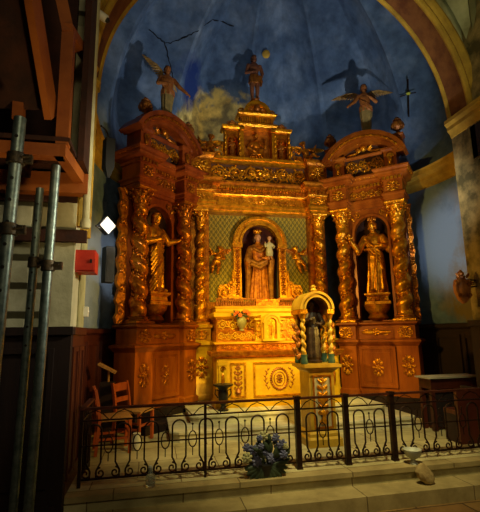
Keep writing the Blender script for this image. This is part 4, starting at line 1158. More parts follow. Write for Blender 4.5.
# putti lounging on the cornice ends
def cornice_putto(x, flip, label):
    s = thing('putto_figure', (CX+x,-.02,5.541), label, 'cherub', 'putti on the cornice')
    mb = MB(Matrix.Translation((0,0,.11)) @ Matrix.Rotation(flip*.25,4,'Y'))
    putto(mb,.72,[((-.26,-.06,.20),(-.36,-.08,.32)),((.26,-.06,.20),(.36,-.08,.32))] if flip>0 else [((-.26,-.06,.20),(-.36,-.08,.32)),((.26,-.06,.20),(.36,-.08,.32))],
          [((-.16,-.24,.02),(-.24,-.30,-.10)),((.14,-.26,.02),(.22,-.30,-.10))], flip*.3,-.1)
    remesh(mb,'figure',M['goldred'],s,.010,1)
    w = MB()
    for sx in (-1, 1): wing(w,(sx*.06,.06,.32),(sx*1,.1,.35),(-sx*.3,0,1),.30,.22,5)
    w.build('wing', M['gold'], s)
    g = MB(); g.spiral(0,-.08,.08,.09,1.4,0,flip,.03); g.spiral(flip*.2,-.06,.06,.06,1.4,PI,flip,.025); g.tube([(-.32,0,.04),(0,-.05,.05),(.3,0,.05)],[.03,.04,.03],8); g.build('scroll_seat', M['goldred'], s)
cornice_putto(-1.20,1,'gilded winged putto lounging on the left end of the upper ledge')
cornice_putto(1.20,-1,'gilded winged putto lounging on the right end of the upper ledge')

# angels standing on the two towers
def angel(label, armsL, armsR, yaw, wl, wr, seed, H=1.25):
    s = thing('angel_statue', (0,0,0), label, 'angel statue')
    mb = MB(); robe(mb, H, [(0,.075,.065,.08,0,0),(.06,.08,.07,.12,0,0),(.25,.09,.08,.14,0,0),(.42,.11,.09,.10,.01,0),(.52,.115,.09,.06,.01,0)], 8, seed, 44)
    for x in (-.04,.05): mb.ell((x*H,-.06*H,.018*H),(.032*H,.06*H,.02*H),8,5)
    remesh(mb,'robe',M['angelrobe'],s,.010,1)
    mb = MB(); robe(mb, H, [(.44,.118,.095,.08,.01,0),(.52,.118,.092,.08,.01,0),(.60,.09,.07,.03,.006,0),(.70,.10,.078,.02,0,0),(.775,.112,.064,.0,0,.006),(.815,.08,.05,0,0,.008),(.84,.038,.036,0,0,.004),(.875,.03,.03,0,0,-.004)], 9, seed+1, 44)
    drape(mb, H, [(-.10,-.06,.66),(0,-.10,.58),(.11,-.06,.50)],.018,3,.04)
    for sx, a in ((-1,armsL),(1,armsR)):
        p = [Vector((sx*.115,0,.765))*H, Vector(a[0])*H, Vector(a[1])*H]
        chain(mb,p,[.042*H,.036*H,.024*H]); hand(mb,p[2],p[2]-p[1],(0,-1,.4),.085*H,sx)
    mb.tube([(0,0,.84*H),(0,-.01*H,.9*H)],.034*H,10); head(mb,(0,-.015*H,.93*H),.135*H,yaw,.1)
    remesh(mb,'figure',M['angelred'],s,.009,1)
    h = hairshape((0,-.01*H,.93*H),.137*H,yaw,.1,.35); remesh(h,'hair',M['hair'],s,.011,1)
    for d, up in (wl, wr):
        w = MB(); sx = 1 if d[0] > 0 else -1
        wing(w,(sx*.05*H,.06*H,.80*H),d,up,.42*H,.17*H,7); w.build('wing', M['wing'], s)
    return s
ar = angel('winged angel statue with one arm lowered on top of the right tower', ((-.19,-.05,.64),(-.29,-.12,.54)), ((.19,-.05,.62),(.07,-.14,.66)), -.2,
           ((-1,.15,.05),(0,0,1)), ((1,.15,.22),(0,0,1)), 3)
on_tower(ar, tr, .10, .0, 5.961, .45)
ar2 = angel('winged angel statue with one arm reaching outward on top of the left tower', ((-.17,-.05,.62),(-.06,-.14,.60)), ((.20,-.05,.63),(.31,-.10,.52)), .3,
           ((-.8,.15,.95),(.6,0,1)), ((.5,.8,.2),(.2,.1,1)), 6)
on_tower(ar2, tl, .10, .0, 5.961, -.5)
# figure on top of the central crest
def topfig():
    H = 1.22
    s = thing('crowning_statue', (CX-.02,.09,7.02), 'dark standing figure in a loincloth crowning the top of the altarpiece', 'statue')
    b = MB(); b.lathe([(.13,0),(.15,.03),(.10,.06),(.11,.09)],14); b.build('plinth', M['golddk'], s)
    mb = MB(Matrix.Translation((0,0,.085)))
    for sx in (-1, 1):
        chain(mb,[(sx*.05*H,0,.50*H),(sx*.055*H,-.015*H,.27*H),(sx*.05*H,.01*H,.04*H)],[.065*H,.046*H,.028*H]); chain(mb,[(sx*.05*H,0,.03*H),(sx*.06*H,-.08*H,.015*H)],[.028*H,.02*H],8)
    robe(mb, H, [(.46,.098,.075,0,0,0),(.52,.10,.08,0,0,0),(.60,.082,.065,0,0,0),(.70,.105,.075,0,0,0),(.775,.118,.062,0,0,.006),(.815,.08,.05,0,0,.008),(.84,.04,.038,0,0,.004),(.875,.032,.032,0,0,-.004)], 8, 3, 44)
    chain(mb,[(-.12*H,0,.765*H),(-.165*H,0,.60*H),(-.06*H,-.11*H,.56*H)],[.042*H,.034*H,.022*H]); hand(mb,(-.06*H,-.11*H,.56*H),(1,-.2,.1),(0,-1,0),.085*H,-1)
    chain(mb,[(.12*H,0,.765*H),(.17*H,0,.61*H),(.13*H,-.03*H,.46*H)],[.042*H,.034*H,.022*H]); hand(mb,(.13*H,-.03*H,.46*H),(-.1,-.2,-1),(1,0,0),.085*H,1)
    mb.tube([(0,0,.84*H),(0,-.01*H,.9*H)],.036*H,10); head(mb,(0,-.015*H,.93*H),.135*H,.2,0,True)
    remesh(mb,'figure',M['skindk'],s,.009,1)
    m2 = MB(Matrix.Translation((0,0,.085))); robe(m2, H, [(.36,.12,.085,.10,0,0),(.46,.115,.09,.10,0,0),(.54,.105,.085,.06,0,0)], 9, 5, 44); m2.tube([(.1*H,-.06*H,.52*H),(.13*H,-.05*H,.4*H),(.12*H,-.04*H,.3*H)],[.03*H,.035*H,.02*H],8); remesh(m2,'loincloth',M['golddk'],s,.010,1)
    h = hairshape((0,-.01*H,.085+.93*H),.137*H,.2,0,.4); remesh(h,'hair',M['hair'],s,.011,1)
topfig()

# ================================================================== SHRINE in front of the altar
sh = thing('shrine_pedestal', (.13,-2.86,0), 'tall yellow pedestal with gilded candelabrum panel standing before the altar steps', 'pedestal')
Wp = .19
e = MB(); e.ringmould([(-Wp,-Wp),(Wp,-Wp),(Wp,Wp),(-Wp,Wp)],[(.06,0),(.06,.10),(.03,.13),(.03,.17),(0,.20),(0,1.0),(.02,1.02),(.05,1.05),(.09,1.07),(.09,1.11),(.0,1.12)]); e.build('body', M['oldyellow'], sh)
framed(-.14,.14,.24,.96,-Wp,.022).build('panel_frame', M['goldred'], sh)
e = MB(); e.box(-.12,.12,-Wp-.006,-Wp,.26,.94); e.build('panel', M['greyinset'], sh)
g = MB(); yy = -Wp-.012
g.tube([(0,yy,.30),(0,yy,.9)],.010,5); g.lathe([(.05,0),(.07,.03),(.03,.08),(.05,.14),(.02,.18)],10,(0,yy,.30),1,.4); g.lathe([(.02,0),(.06,.05),(.07,.08),(.02,.13)],10,(0,yy,.56),1,.4)
for i in range(5):
    for sx in (-1, 1): g.spiral(sx*.05,yy,.46+i*.085,.036,1.2,0 if sx<0 else PI,sx,.010); g.leaf(0,yy,.50+i*.085,PI/2-sx*.8,.10,.035)
g.rosette(0,yy,.89,.04); g.build('candelabrum_ornament', M['gold'], sh)
sa = thing('shrine_canopy', (.11,-2.86,1.121), 'round-arched gilded shrine with twisted colonnettes on the tall yellow pedestal', 'shrine')
e = MB(); e.arcband(0,.78,.185,.245,-.20,.20,0,PI,26); e.arcband(0,.78,.23,.265,-.23,.20,0,PI,26); e.arcband(0,.78,.175,.20,-.215,-.12,0,PI,26); e.lathe([(.03,0),(.05,.03),(.03,.06),(.045,.08),(.01,.11)],10,(0,-.1,1.04)); e.build('canopy_arch', M['oldyellow'], sa)
e = MB(); e.archplate(-.19,.19,.72,1.0,0,.001,.72,.75,.14,.17,10); e.box(-.19,.19,.15,.17,.02,.75); e.build('back_board', M['nichered'], sa)
for sx in (-1, 1):
    e = MB(); e.box(sx*.21-.055,sx*.21+.055,-.21,.20,.71,.775); e.build('impost', M['gold'], sa)
    for y in (-.14,.12):
        b = MB(); b.lathe([(.05,0),(.055,.04),(.045,.07),(.05,.13)],12,(sx*.21,y,0)); o = b.build('colonnette_base', M['tealbase'], sa)
        t = twist(.13,.66,.036,4.5,sx,0).build('colonnette', M['oldyellow'], sa); t.location = (sx*.21,y,0)
        c = MB(); c.lathe([(.04,.64),(.045,.66),(.062,.71)],12,(sx*.21,y,0)); c.build('colonnette_capital', M['gold'], sa)
    g = MB(); x = sx*.275
    for k in range(6): g.leaf(x,-.02,.05+k*.085,PI/2-sx*(.5 if k%2 else -.5),.12,.06)
    for k in range(3): g.spiral(x-sx*.01,-.02,.14+k*.18,.05,1.3,PI/2,sx*(1 if k%2 else -1),.016)
    g.build('scroll_wing', M['golddk'], sa)
df = thing('dark_saint_figure', (.11,-2.86,1.121), 'small blackened robed figure standing under the shrine arch', 'statuette')
b = MB(); b.lathe([(.11,0),(.12,.03),(.09,.05),(.10,.08)],14); b.build('plinth', M['darkfig'], df)
mb = MB(Matrix.Translation((0,0,.075))); H = .84; robe(mb,H,BODY,8,7,40)
chain(mb,[(-.115*H,0,.765*H),(-.18*H,-.03*H,.62*H),(-.09*H,-.13*H,.66*H)],[.05*H,.05*H,.03*H]); chain(mb,[(.115*H,0,.765*H),(.18*H,-.03*H,.60*H),(.08*H,-.13*H,.58*H)],[.05*H,.05*H,.03*H])
hand(mb,(-.09*H,-.13*H,.66*H),(1,-.2,.5),(0,-1,0),.09*H,-1); hand(mb,(.08*H,-.13*H,.58*H),(-1,-.2,.2),(0,-1,0),.09*H,1)
mb.tube([(0,0,.84*H),(0,-.01*H,.9*H)],.038*H,10); head(mb,(0,-.015*H,.935*H),.14*H,.1,.1,True); remesh(mb,'figure',M['darkfig'],df,.007,1)
h = hairshape((0,-.01*H,.075+.935*H),.142*H,.1,.1,.3); remesh(h,'hair',M['darkfig'],df,.009,1)

# black urn stand on the altar platform
us = thing('black_urn_stand', (-1.06,-1.62,.301), 'black cast metal urn on a foot standing left of the altar front', 'urn')
e = MB(); e.lathe([(.10,0),(.11,.02),(.06,.05),(.045,.10),(.07,.14),(.095,.22),(.10,.34),(.085,.40),(.12,.44),(.20,.475),(.20,.50),(.16,.50),(.10,.46)],22); e.build('bowl', M['blackmetal'], us)
for sx in (-1, 1):
    e = MB(); e.tube([(sx*.09,0,.38),(sx*.15,0,.40),(sx*.16,0,.32),(sx*.10,0,.24)],.012,6); e.build('handle', M['blackmetal'], us)
us.scale = (.86,.86,.86)

# ================================================================== COMMUNION RAIL
def rail_section(x0, x1, units, label, posts, name='communion_rail'):
    W = x1-x0; xm = (x0+x1)/2
    s = thing(name, (xm,-3.9,0), label, 'iron rail', 'wrought iron communion rail')
    a = -W/2; b = W/2
    e = MB(); e.box(a,b,-.03,.03,.775,.80); e.build('top_rail', M['railtop'], s)
    for z, h in ((.655,.016),(.40,.012),(.065,.020)):
        e = MB(); e.box(a,b,-.010,.010,z,z+h); e.build('cross_bar', M['iron'], s)
    u = W/units; rr = .0105
    for i in range(units):
        c = a+u*(i+.5); q = u*.25; g = u*.11
        p = [(c-g,0,.075),(c-g,0,.155),(c-q,0,.235)]
        p += [(c-q,0,.30+.07*k) for k in range(4)]
        p += [(c-q*cos(PI*k/10),0,.545+q*1.0*sin(PI*k/10)) for k in range(11)]
        p += [(c+q,0,.51-.07*k) for k in range(4)] + [(c+q,0,.235),(c+g,0,.155),(c+g,0,.075)]
        h = MB(); h.tube(p, rr, 6); h.build('hoop_bar', M['iron'], s)
        for sx in (-1, 1):     # paired scrolls along the foot
            pts = [(c+sx*(u*.25+.056*(1-.8*t)*cos(2*PI*1.35*t+PI/2)),0,.128+.056*(1-.8*t)*sin(2*PI*1.35*t+PI/2)) for t in [k/16 for k in range(17)]]
            h = MB(); h.tube(pts, .0095, 5); h.build('foot_scroll', M['iron'], s)
        xx = c+u/2
        if xx < b-.05:
            h = MB(); h.tube([(xx+.045*sin(2*PI*k/16),0,.41+.085*cos(2*PI*k/16)) for k in range(16)],.0075,5,True)
            h.tube([(xx,0,.24),(xx,0,.33)],.006,5); h.tube([(xx,0,.49),(xx,0,.56)],.006,5); h.ell((xx,0,.57),.014,6,4); h.build('oval_bar', M['iron'], s)
        h = MB(); h.tube([(c-u/2,0,.66),(c-u*.25,0,.735),(c,0,.765),(c+u*.25,0,.735),(c+u/2,0,.66)],.006,5); h.build('arched_bar', M['iron'], s)
    for px, w in posts:
        e = MB(); e.box(px-xm-w/2,px-xm+w/2,-w/2,w/2,-.0,.80); e.build('post', M['iron'], s)
    return s
rail_section(-3.0,-.585,8,'long left section of black wrought iron rail behind the bouquet and bottle',((-2.985,.035),(-1.65,.028)))
rail_section(-.51,.035,2,'wrought iron gate section in front of the yellow pedestal, between two thick posts',())
rail_section(.105,.655,2,'narrow wrought iron section right of the yellow pedestal, between two thick posts',())
rail_section(.725,2.33,5,'right section of wrought iron rail running behind the goblet to the side wall',((2.31,.035),))
for x, lb in ((-.548,'thick black iron rail post beside the bouquet'),(.07,'thick black iron rail post right of the yellow pedestal'),(.69,'thick black iron rail post behind the white goblet')):
    s = thing('rail_post', (x,-3.9,0), lb, 'post', 'thick posts of the rail')
    e = MB(); e.box(-.03,.03,-.03,.03,0,.80); e.box(-.036,.036,-.036,.036,0,.03); e.build('shaft', M['iron'], s)
    e = MB(); e.box(-.037,.037,-.04,.04,.775,.815); e.build('post_cap', M['iron'], s)
# return of the rail towards the panelling
s = thing('rail_return', (-2.98,-3.5,0), 'short wrought iron rail return at the left end, running back towards the chairs', 'iron rail')
e = MB(); e.box(-.03,.03,-.36,.36,.775,.80); e.build('top_rail', M['railtop'], s)
for z in (.655,.065):
    e = MB(); e.box(-.010,.010,-.36,.36,z,z+.016); e.build('cross_bar', M['iron'], s)
for y in (-.22,-.08,.06,.2,.34):
    e = MB(); e.tube([(0,y,.0 if y>.3 else .07),(0,y,.78)],.010,6); e.build('bar', M['iron'], s)

# ================================================================== THINGS ON THE FLOOR
# bouquet
bq = thing('bouquet', (-1.0,-4.06,.004), 'bouquet of blue grey flowers in a dark pot on the step, leaning before the rail', 'bouquet')
e = MB(); e.lathe([(.06,0),(.07,.02),(.085,.12),(.09,.13),(.07,.13)],16); e.build('pot', M['black'], bq)
e = MB(); rnd = random.Random(4); heads = []
for k in range(34):
    a = rnd.uniform(0,2*PI); rr = rnd.uniform(.05,.26); z = rnd.uniform(.12,.44)*(1-.25*rr/.26)+.02
    p = Vector((rr*cos(a)*1.05, rr*sin(a)*.42-.02, z)); e.tube([(0,0,.1),(p.x*.5,p.y*.5,z*.7),p],.005,5)
    d = p-Vector((0,0,.08)); ang = math.atan2(d.z,d.x)
    e.leaf(p.x*.55,p.y*.7-.02,z*.6,ang+rnd.uniform(-.7,.7),.13,.05,.012)
    e.leaf(p.x*.8,p.y*.8-.01,z*.8,ang+rnd.uniform(-.9,.9),.11,.045,.012)
    heads.append(p)
for k in range(12):
    a = PI+PI*k/11; e.leaf(.05*cos(a),-.05,.12,a*1.0+.1,.20,.06,.015)
e.build('foliage', M['green'], bq)
for k, p in enumerate(heads[:26]):
    f_ = MB(); f_.rosette(p.x,p.y-.03,p.z,.04+.012*(k%3),7); f_.rosette(p.x,p.y-.045,p.z,.028,5); f_.build('flower', M['flowerpale'] if k in (3,9,14,20,23) else M['flower'], bq)
# glass bottle
bt = thing('glass_bottle', (-2.25,-4.06,.004), 'small clear glass bottle with pale stopper on the step before the rail', 'bottle')
e = MB(); e.lathe([(.045,0),(.05,.01),(.05,.09),(.043,.115),(.022,.135),(.02,.165),(.026,.17)],18); e.build('body', M['glass'], bt)
e = MB(); e.lathe([(.018,.15),(.024,.172),(.026,.19),(.012,.205)],12); e.build('stopper', M['goblet'], bt)
# goblet
gb = thing('stone_goblet', (.81,-4.09,.004), 'white marble goblet on the step edge before the right rail', 'goblet')
e = MB(); e.lathe([(.050,0),(.052,.012),(.030,.022),(.024,.05),(.035,.06),(.075,.085),(.098,.13),(.108,.165),(.100,.165),(.07,.115),(.02,.09)],24); e.build('bowl', M['goblet'], gb)
# rock leaning on the step
rk = MB(); rk.ell((0,0,.10),(.085,.07,.125),12,8)
rk.v = [(x*(1+.22*sin(17*z+9*x))+.35*(.12-z), y*(1+.2*cos(13*z+3*x)), max(0,z*(1+.1*sin(11*x)))) for x,y,z in rk.v]
o = rk.build('stone_lump', M['rock'], None, 25); o.location = (.80,-4.30,-.15); tag(o,'rough ochre stone lump leaning against the step below the goblet','rock')

# chairs
def make_chair(loc, rz, label):
    t = thing('wooden_chair', loc, label, 'chair', None, rz)
    w, d, hs, hb = .20,.20,.45,.86
    for sx in (-1, 1):
        e = MB(); e.box(sx*w-.02,sx*w+.02,-d-.02,-d+.02,0,hs-.01); e.build('leg', M['chair'], t)
        e = MB(); e.loft([[(sx*w+a*.02, d+b*.02+off, z) for a,b in ((-1,-1),(1,-1),(1,1),(-1,1))] for z,off in ((0,.04),(.45,0),(.68,.03),(hb,.07))]); e.build('rear_leg', M['chair'], t)
        e = MB(); e.bar((sx*w,-d,.20),(sx*w,d,.20),.02,.03); e.build('stretcher', M['chair'], t)
    e = MB(); e.bar((-w,-d,.25),(w,-d,.25),.02,.03); e.build('stretcher', M['chair'], t)
    e = MB(); e.ringmould([(-w-.02,-d-.03),(w+.02,-d-.03),(w,d),(-w,d)],[(-.02,hs-.03),(0,hs-.02),(0,hs+.01),(-.03,hs+.025)]); e.build('seat', M['rush'], t)
    for z, h, y in ((.60,.07,.02),(.78,.12,.055)):
        e = MB(); e.loft([[(x, d+y+.025*cos(x/w*PI/2)+k, z+q) for k,q in ((-.01,-h/2),(.01,-h/2),(.01,h/2),(-.01,h/2))] for x in [-w+2*w*i/8 for i in range(9)]]); e.build('back_slat', M['chair'], t)
    return t
make_chair((-2.76,-2.48,0), R(100), 'reddish wooden chair nearest the rail return, seen from its side')
make_chair((-2.50,-1.98,0), R(62), 'reddish wooden chair between the first chair and the left tower, slatted back towards the stand')
jr = thing('pale_jar', (-2.44,-2.52,0), 'cloudy pale jar on the floor under the chair seats', 'jar')
e = MB(); e.lathe([(.06,0),(.07,.02),(.072,.14),(.05,.18),(.055,.22)],16); e.build('body', M['goblet'], jr)
# lectern with a tilted book rest
le = thing('book_stand', (-2.93,-1.84,0), 'dark book stand with a tilted pale board behind the chairs', 'lectern')
e = MB(); e.box(-.10,.12,-.08,.10,0,.86); e.box(-.13,.15,-.11,.13,0,.06); e.build('body', M['darkwood'], le)
e = MB(); e.tube([(.02,0,.85),(.02,0,1.04)],.018,8); e.build('post', M['rush'], le)
e = MB(Matrix.Translation((0,0,1.07)) @ Matrix.Rotation(.50,4,'Y') @ Matrix.Rotation(.06,4,'X')); e.box(-.15,.15,-.11,.11,-.01,.01); e.box(-.15,.15,-.12,-.10,-.01,.025); e.build('book_rest', M['rush'], le)
# credence table at the right
tb2 = thing('side_table', (2.56,-2.56,0), 'dark red side table with a pale cloth top against the right panelling', 'table')
e = MB(); e.box(-.44,.44,-.15,.16,.64,.80); e.build('apron', M['redpanel'], tb2)
for sx in (-.41,.41):
    for sy in (-.12,.13):
        e = MB(); e.box(sx-.035,sx+.035,sy-.03,sy+.03,.0,.64); e.build('leg', M['redpanel'], tb2)
e = MB(); e.box(-.36,.36,-.09,.13,.05,.64); e.build('cupboard', M['darkwood'], tb2)
e = MB(); e.box(-.49,.49,-.19,.19,.80,.825); e.build('cloth_top', M['cloth'], tb2)
# dark wooden bench front of the table
bn = thing('choir_bench', (2.16,-3.33,0), 'dark red wooden bench end at the right edge behind the rail', 'bench')
e = MB(); e.box(-.20,.19,-.16,-.10,0,.74); e.build('end_panel', M['redpanel'], bn)
e = MB(); e.box(-.18,.19,-.12,.18,.38,.44); e.build('seat', M['redpanel'], bn)
e = MB(); e.box(.14,.20,-.12,.18,.0,.74); e.build('back', M['darkwood'], bn)
e = MB(); e.box(-.18,-.12,-.10,.18,.0,.38); e.build('front_board', M['darkwood'], bn)

# ================================================================== WALL FITTINGS
# floodlight on the left pier
fl = thing('floodlight', (-2.90,-3.05,3.06), 'white lit floodlight fixed to the left pier beside the altarpiece', 'floodlight')
MF = Matrix.Rotation(R(38),4,'Z') @ Matrix.Rotation(R(38),4,'Y') @ Matrix.Scale(.82,4)
e = MB(MF); e.box(-.11,.11,-.02,.09,-.11,.11); e.build('housing', M['black'], fl)
e = MB(MF); e.box(-.105,.105,-.032,-.02,-.105,.105); e.build('lens', M['lamp'], fl)
e = MB(); e.tube([(0,.05,0),(-.06,.02,-.06),(-.10,-.35,-.10)],.012,6); e.build('bracket', M['black'], fl)
sp = thing('loudspeaker', (-2.86,-3.0,2.52), 'slim black loudspeaker on the pier below the floodlight', 'loudspeaker')
e = MB(Matrix.Rotation(R(20),4,'Z')); e.ringmould([(-.06,-.07),(.06,-.07),(.08,.07),(-.08,.07)],[(-.01,-.25),(0,-.24),(0,.24),(-.01,.25)]); e.build('cabinet', M['black'], sp)
e = MB(Matrix.Rotation(R(20),4,'Z')); e.box(-.05,.05,-.075,-.068,-.22,.22); e.build('grille', M['blackmetal'], sp)
sp = thing('loudspeaker', (-2.90,-3.15,4.0), 'black hanging loudspeaker on the pier high above the floodlight', 'loudspeaker')
e = MB(Matrix.Rotation(R(20),4,'Z')); e.ringmould([(-.06,-.07),(.06,-.07),(.08,.07),(-.08,.07)],[(-.05,-.28),(0,-.14),(0,.28),(-.03,.30)]); e.build('cabinet', M['black'], sp)
e = MB(); e.tube([(0,0,.28),(-.05,-.1,.38),(-.09,-.28,.34)],.012,6); e.build('bracket', M['blackmetal'], sp)
rb = thing('red_cabinet', (-2.965,-4.0,2.37), 'red metal wall box on the left pier', 'wall box')
e = MB(); e.box(-.16,.07,-.14,.14,-.115,.125); e.build('body', M['redbox'], rb)
e = MB(); e.box(-.145,.06,-.152,-.14,-.10,.11); o = e.build('door', M['redbox'], rb)
e = MB(); e.box(.02,.04,-.165,-.152,-.02,.02); e.build('latch', M['black'], o)
dp = thing('downpipe', (-2.99,-4.30,2.70), 'pale vertical pipe with a swollen lower end on the left pier', 'pipe')
e = MB(); e.tube([(0,0,.10),(0,0,3.6)],.038,12); e.build('tube', M['paleplaster'], dp)
e = MB(); e.lathe([(.045,0),(.055,.02),(.055,.07),(.045,.10)],12); e.build('collar', M['paleplaster'], dp)
so = MB(); so.box(-.03,.03,-.045,.045,-.06,.06); so.ell((.03,0,0),(.012,.02,.02),8,5); o = so.build('wall_socket', M['white']); o.location = (-3.07,-3.42,1.86); tag(o,'small white wall socket box above the left panelling','socket')
wl = thing('wall_lamp', (-3.0,-4.10,5.50), 'small pale cylindrical lamp high on the left pier', 'lamp')
e = MB(Matrix.Rotation(R(125),4,'Y')); e.lathe([(.045,-.12),(.05,-.10),(.05,.12),(.042,.13)],14); e.build('lamp_body', M['white'], wl)
e = MB(); e.tube([(-.05,0,0),(-.02,0,.0)],.02,6); e.ell((.11,0,-.08),.035,8,6); e.build('lamp_head', M['black'], wl)
# cartouche on an iron bracket, right
em = thing('wall_cartouche', (2.20,-3.55,2.16), 'dark red carved cartouche with crown hanging from an iron wall bracket', 'cartouche')
e = MB(); prof = [(0,-.22),(.07,-.17),(.12,-.06),(.13,.05),(.10,.13),(.05,.15)]
e.prism([(x,z) for x,z in prof]+[(-x,z) for x,z in prof[::-1] if x], -.03,.03)
e.ell((0,-.03,0),(.08,.03,.12),12,8); e.build('shield', M['angelred'], em)
g = MB()
for sx in (-1, 1): g.spiral(sx*.11,-.04,.08,.045,1.4,PI/2,sx,.014); g.spiral(sx*.09,-.04,-.10,.04,1.4,-PI/2,-sx,.012); g.leaf(sx*.05,-.04,.15,PI/2-sx*.7,.1,.04)
g.lathe([(.05,0),(.06,.03),(.04,.05),(.05,.08),(.01,.13)],10,(0,0,.15)); g.build('crown', M['golddk'], em)
g = MB(); g.tube([(.10,0,.02),(.28,0,.04)],.012,6); g.tube([(.13,0,.14),(.28,0,.12)],.01,6); g.spiral(.19,0,.085,.05,1.4,0,1,.01); g.box(.255,.27,-.03,.03,-.02,.18); g.build('bracket', M['iron'], em)
# gilded disc and iron rod in the vault
ds = MB(); ds.lathe([(.085,0),(.10,.012),(.085,.03),(.04,.04)],18); ds.M = None
o = ds.build('gilded_boss', M['ochre']); tag(o,'small yellow round boss high on the blue vault beside the crowning statue','wall boss')
BOSS = o
rd = thing('iron_cross', (3.24,-1.27,6.25), 'thin dark iron cross with yellow green centre on the blue wall above the right tower', 'cross')
e = MB(); e.tube([(0,0,0),(-.02,-.08,.42),(-.06,-.18,.80)],.016,6); e.build('upright', M['iron'], rd)
e = MB(); e.tube([(-.13,.06,.51),(-.03,-.10,.50),(.07,-.23,.46)],.012,6); e.build('crossbar', M['iron'], rd)
e = MB(); e.ell((-.03,-.11,.50),(.05,.05,.035),10,6); e.build('centre_boss', mat('yellow_green_glaze',(.35,.38,.02),(.5,.5,.05),10,.5), rd)

# ================================================================== TIMBER GALLERY AND SCAFFOLD, left
ga = thing('timber_gallery', (-3.1,-4.2,0), 'orange brown timber gallery projecting from the left wall above the scaffold poles', 'gallery')
def beam(name, a, b, w, h, m='galwood', up=(0,0,1)):
    e = MB(); e.bar(a,b,w,h,up); return e.build(name, M[m], ga)
beam('front_beam',(-3,-.80,3.24),(.0,-.80,3.24),.12,.12)
beam('rear_beam',(-3,-.10,3.18),(.12,-.10,3.18),.14,.22)
beam('side_beam',(-.03,-.86,3.24),(.04,-.02,3.24),.10,.12)
for k in range(6): beam('joist',(-.5-.5*k,-.80,3.27),(-.5-.5*k,-.05,3.27),.10,.12,'galdark')
e = MB()
for k in range(6): e.box(-3,.05,-.86+.14*k,-.86+.14*k+.13,3.33,3.37)
e.build('floor_boards', M['galdark'], ga)
beam('post',(-.02,-.80,3.30),(-.03,-.80,4.50),.11,.11)
beam('post',(.05,-.06,3.28),(.02,-.06,5.6),.08,.10)
beam('post',(-.75,-.80,3.36),(-.75,-.80,4.8),.13,.13,'galdark')
beam('handrail',(-.03,-.86,4.50),(.04,-.02,4.75),.09,.10)
beam('brace',(-.03,-.80,4.48),(-.30,-.82,5.6),.13,.11)
e = MB(); e.box(-3,-.1,-.10,-.04,3.5,5.8); e.build('rear_boarding', M['galdark'], ga)
e = MB(); e.box(-3,.0,-.03,.0,3.0,3.5); e.build('wall_plate', M['galdark'], ga)
e = MB(); e.box(.06,.12,-.5,-.02,3.3,5.6); e.build('side_boarding', M['galdark'], ga)
st = thing('timber_stair', (-3.35,-5.0,3.5), 'dark timber stair flight with orange stringers rising above the gallery at upper left', 'stair')
def sbeam(name,a,b,w,h,m): e = MB(); e.bar(a,b,w,h); return e.build(name,M[m],st)
sbeam('stringer',(.12,-.02,.08),(.02,-1.0,1.25),.06,.24,'galwood')
sbeam('stringer',(-.62,-.02,.08),(-.72,-1.0,1.25),.06,.24,'galdark')
e = MB(); e.bar((-.28,0,.14),(-.36,-1.0,1.35),.70,.03); e.build('soffit_boards', M['galdark'], st)
e = MB(); e.box(-.9,-.02,-1.5,-.95,1.24,1.30); e.build('landing', M['galdark'], st)
sbeam('newel',(-.16,-.02,.02),(-.20,-.02,1.5),.09,.09,'galwood')

def scaf(name, a, b, r, label, couplers, holes=False):
    a = Vector(a); b = Vector(b)
    t = thing(name, a, label, 'scaffold pole', 'scaffold poles at the left')
    d = b-a
    e = MB(); e.tube([(0,0,0),d*.5,d],r,14); e.build('tube', M['steel'], t)
    e = MB(); e.box(-.07,.07,-.07,.07,0,.012); e.build('base_plate', M['coupler'], t)
    for tt in couplers:
        c = d*tt; e = MB(); e.lathe([(r*1.25,-.05),(r*1.45,-.045),(r*1.45,.045),(r*1.25,.05)],12,tuple(c)); e.box(c.x+r,c.x+r+.08,c.y-.03,c.y+.02,c.z-.035,c.z+.035); e.tube([(c.x+r*1.2,c.y-.05,c.z),(c.x+r*2.4,c.y-.05,c.z+.01)],.012,6); e.build('coupler', M['coupler'], t)
    if holes:
        for k in range(9):
            c = d*(.55+.05*k); e = MB(); e.lathe([(r*.28,-.004),(r*.28,.004)],8); e.M=None
            h = MB(Matrix.Translation((c.x,c.y-r,c.z)) @ Matrix.Rotation(PI/2,4,'X')); h.lathe([(r*.3,-.003),(r*.3,.003)],8); h.build('pin_hole', M['black'], t)
    return t
scaf('scaffold_pole',(-3.24,-4.85,-.299),(-3.20,-4.85,3.17),.042,'tall grey green scaffold pole reaching the gallery beam, right of the pair',(.72,))
scaf('scaffold_pole',(-3.37,-4.80,-.299),(-3.34,-4.80,2.95),.036,'shorter scaffold pole close beside the tall pole, ending below the gallery',(.78,),True)
scaf('scaffold_pole',(-3.47,-5.3,-.299),(-3.41,-5.3,3.4),.05,'leftmost scaffold pole with pin holes at the picture edge',(.735,.9),True)
# scaffold ledger under the gallery, a timber along the block wall
t = thing('timber_ledger', (-4.6,-4.42,2.62), 'horizontal dark ledger timber along the block wall behind the poles', 'timber')
e = MB(); e.bar((0,0.18,0),(1.62,.18,0),.08,.13); e.build('board', M['galdark'], t)

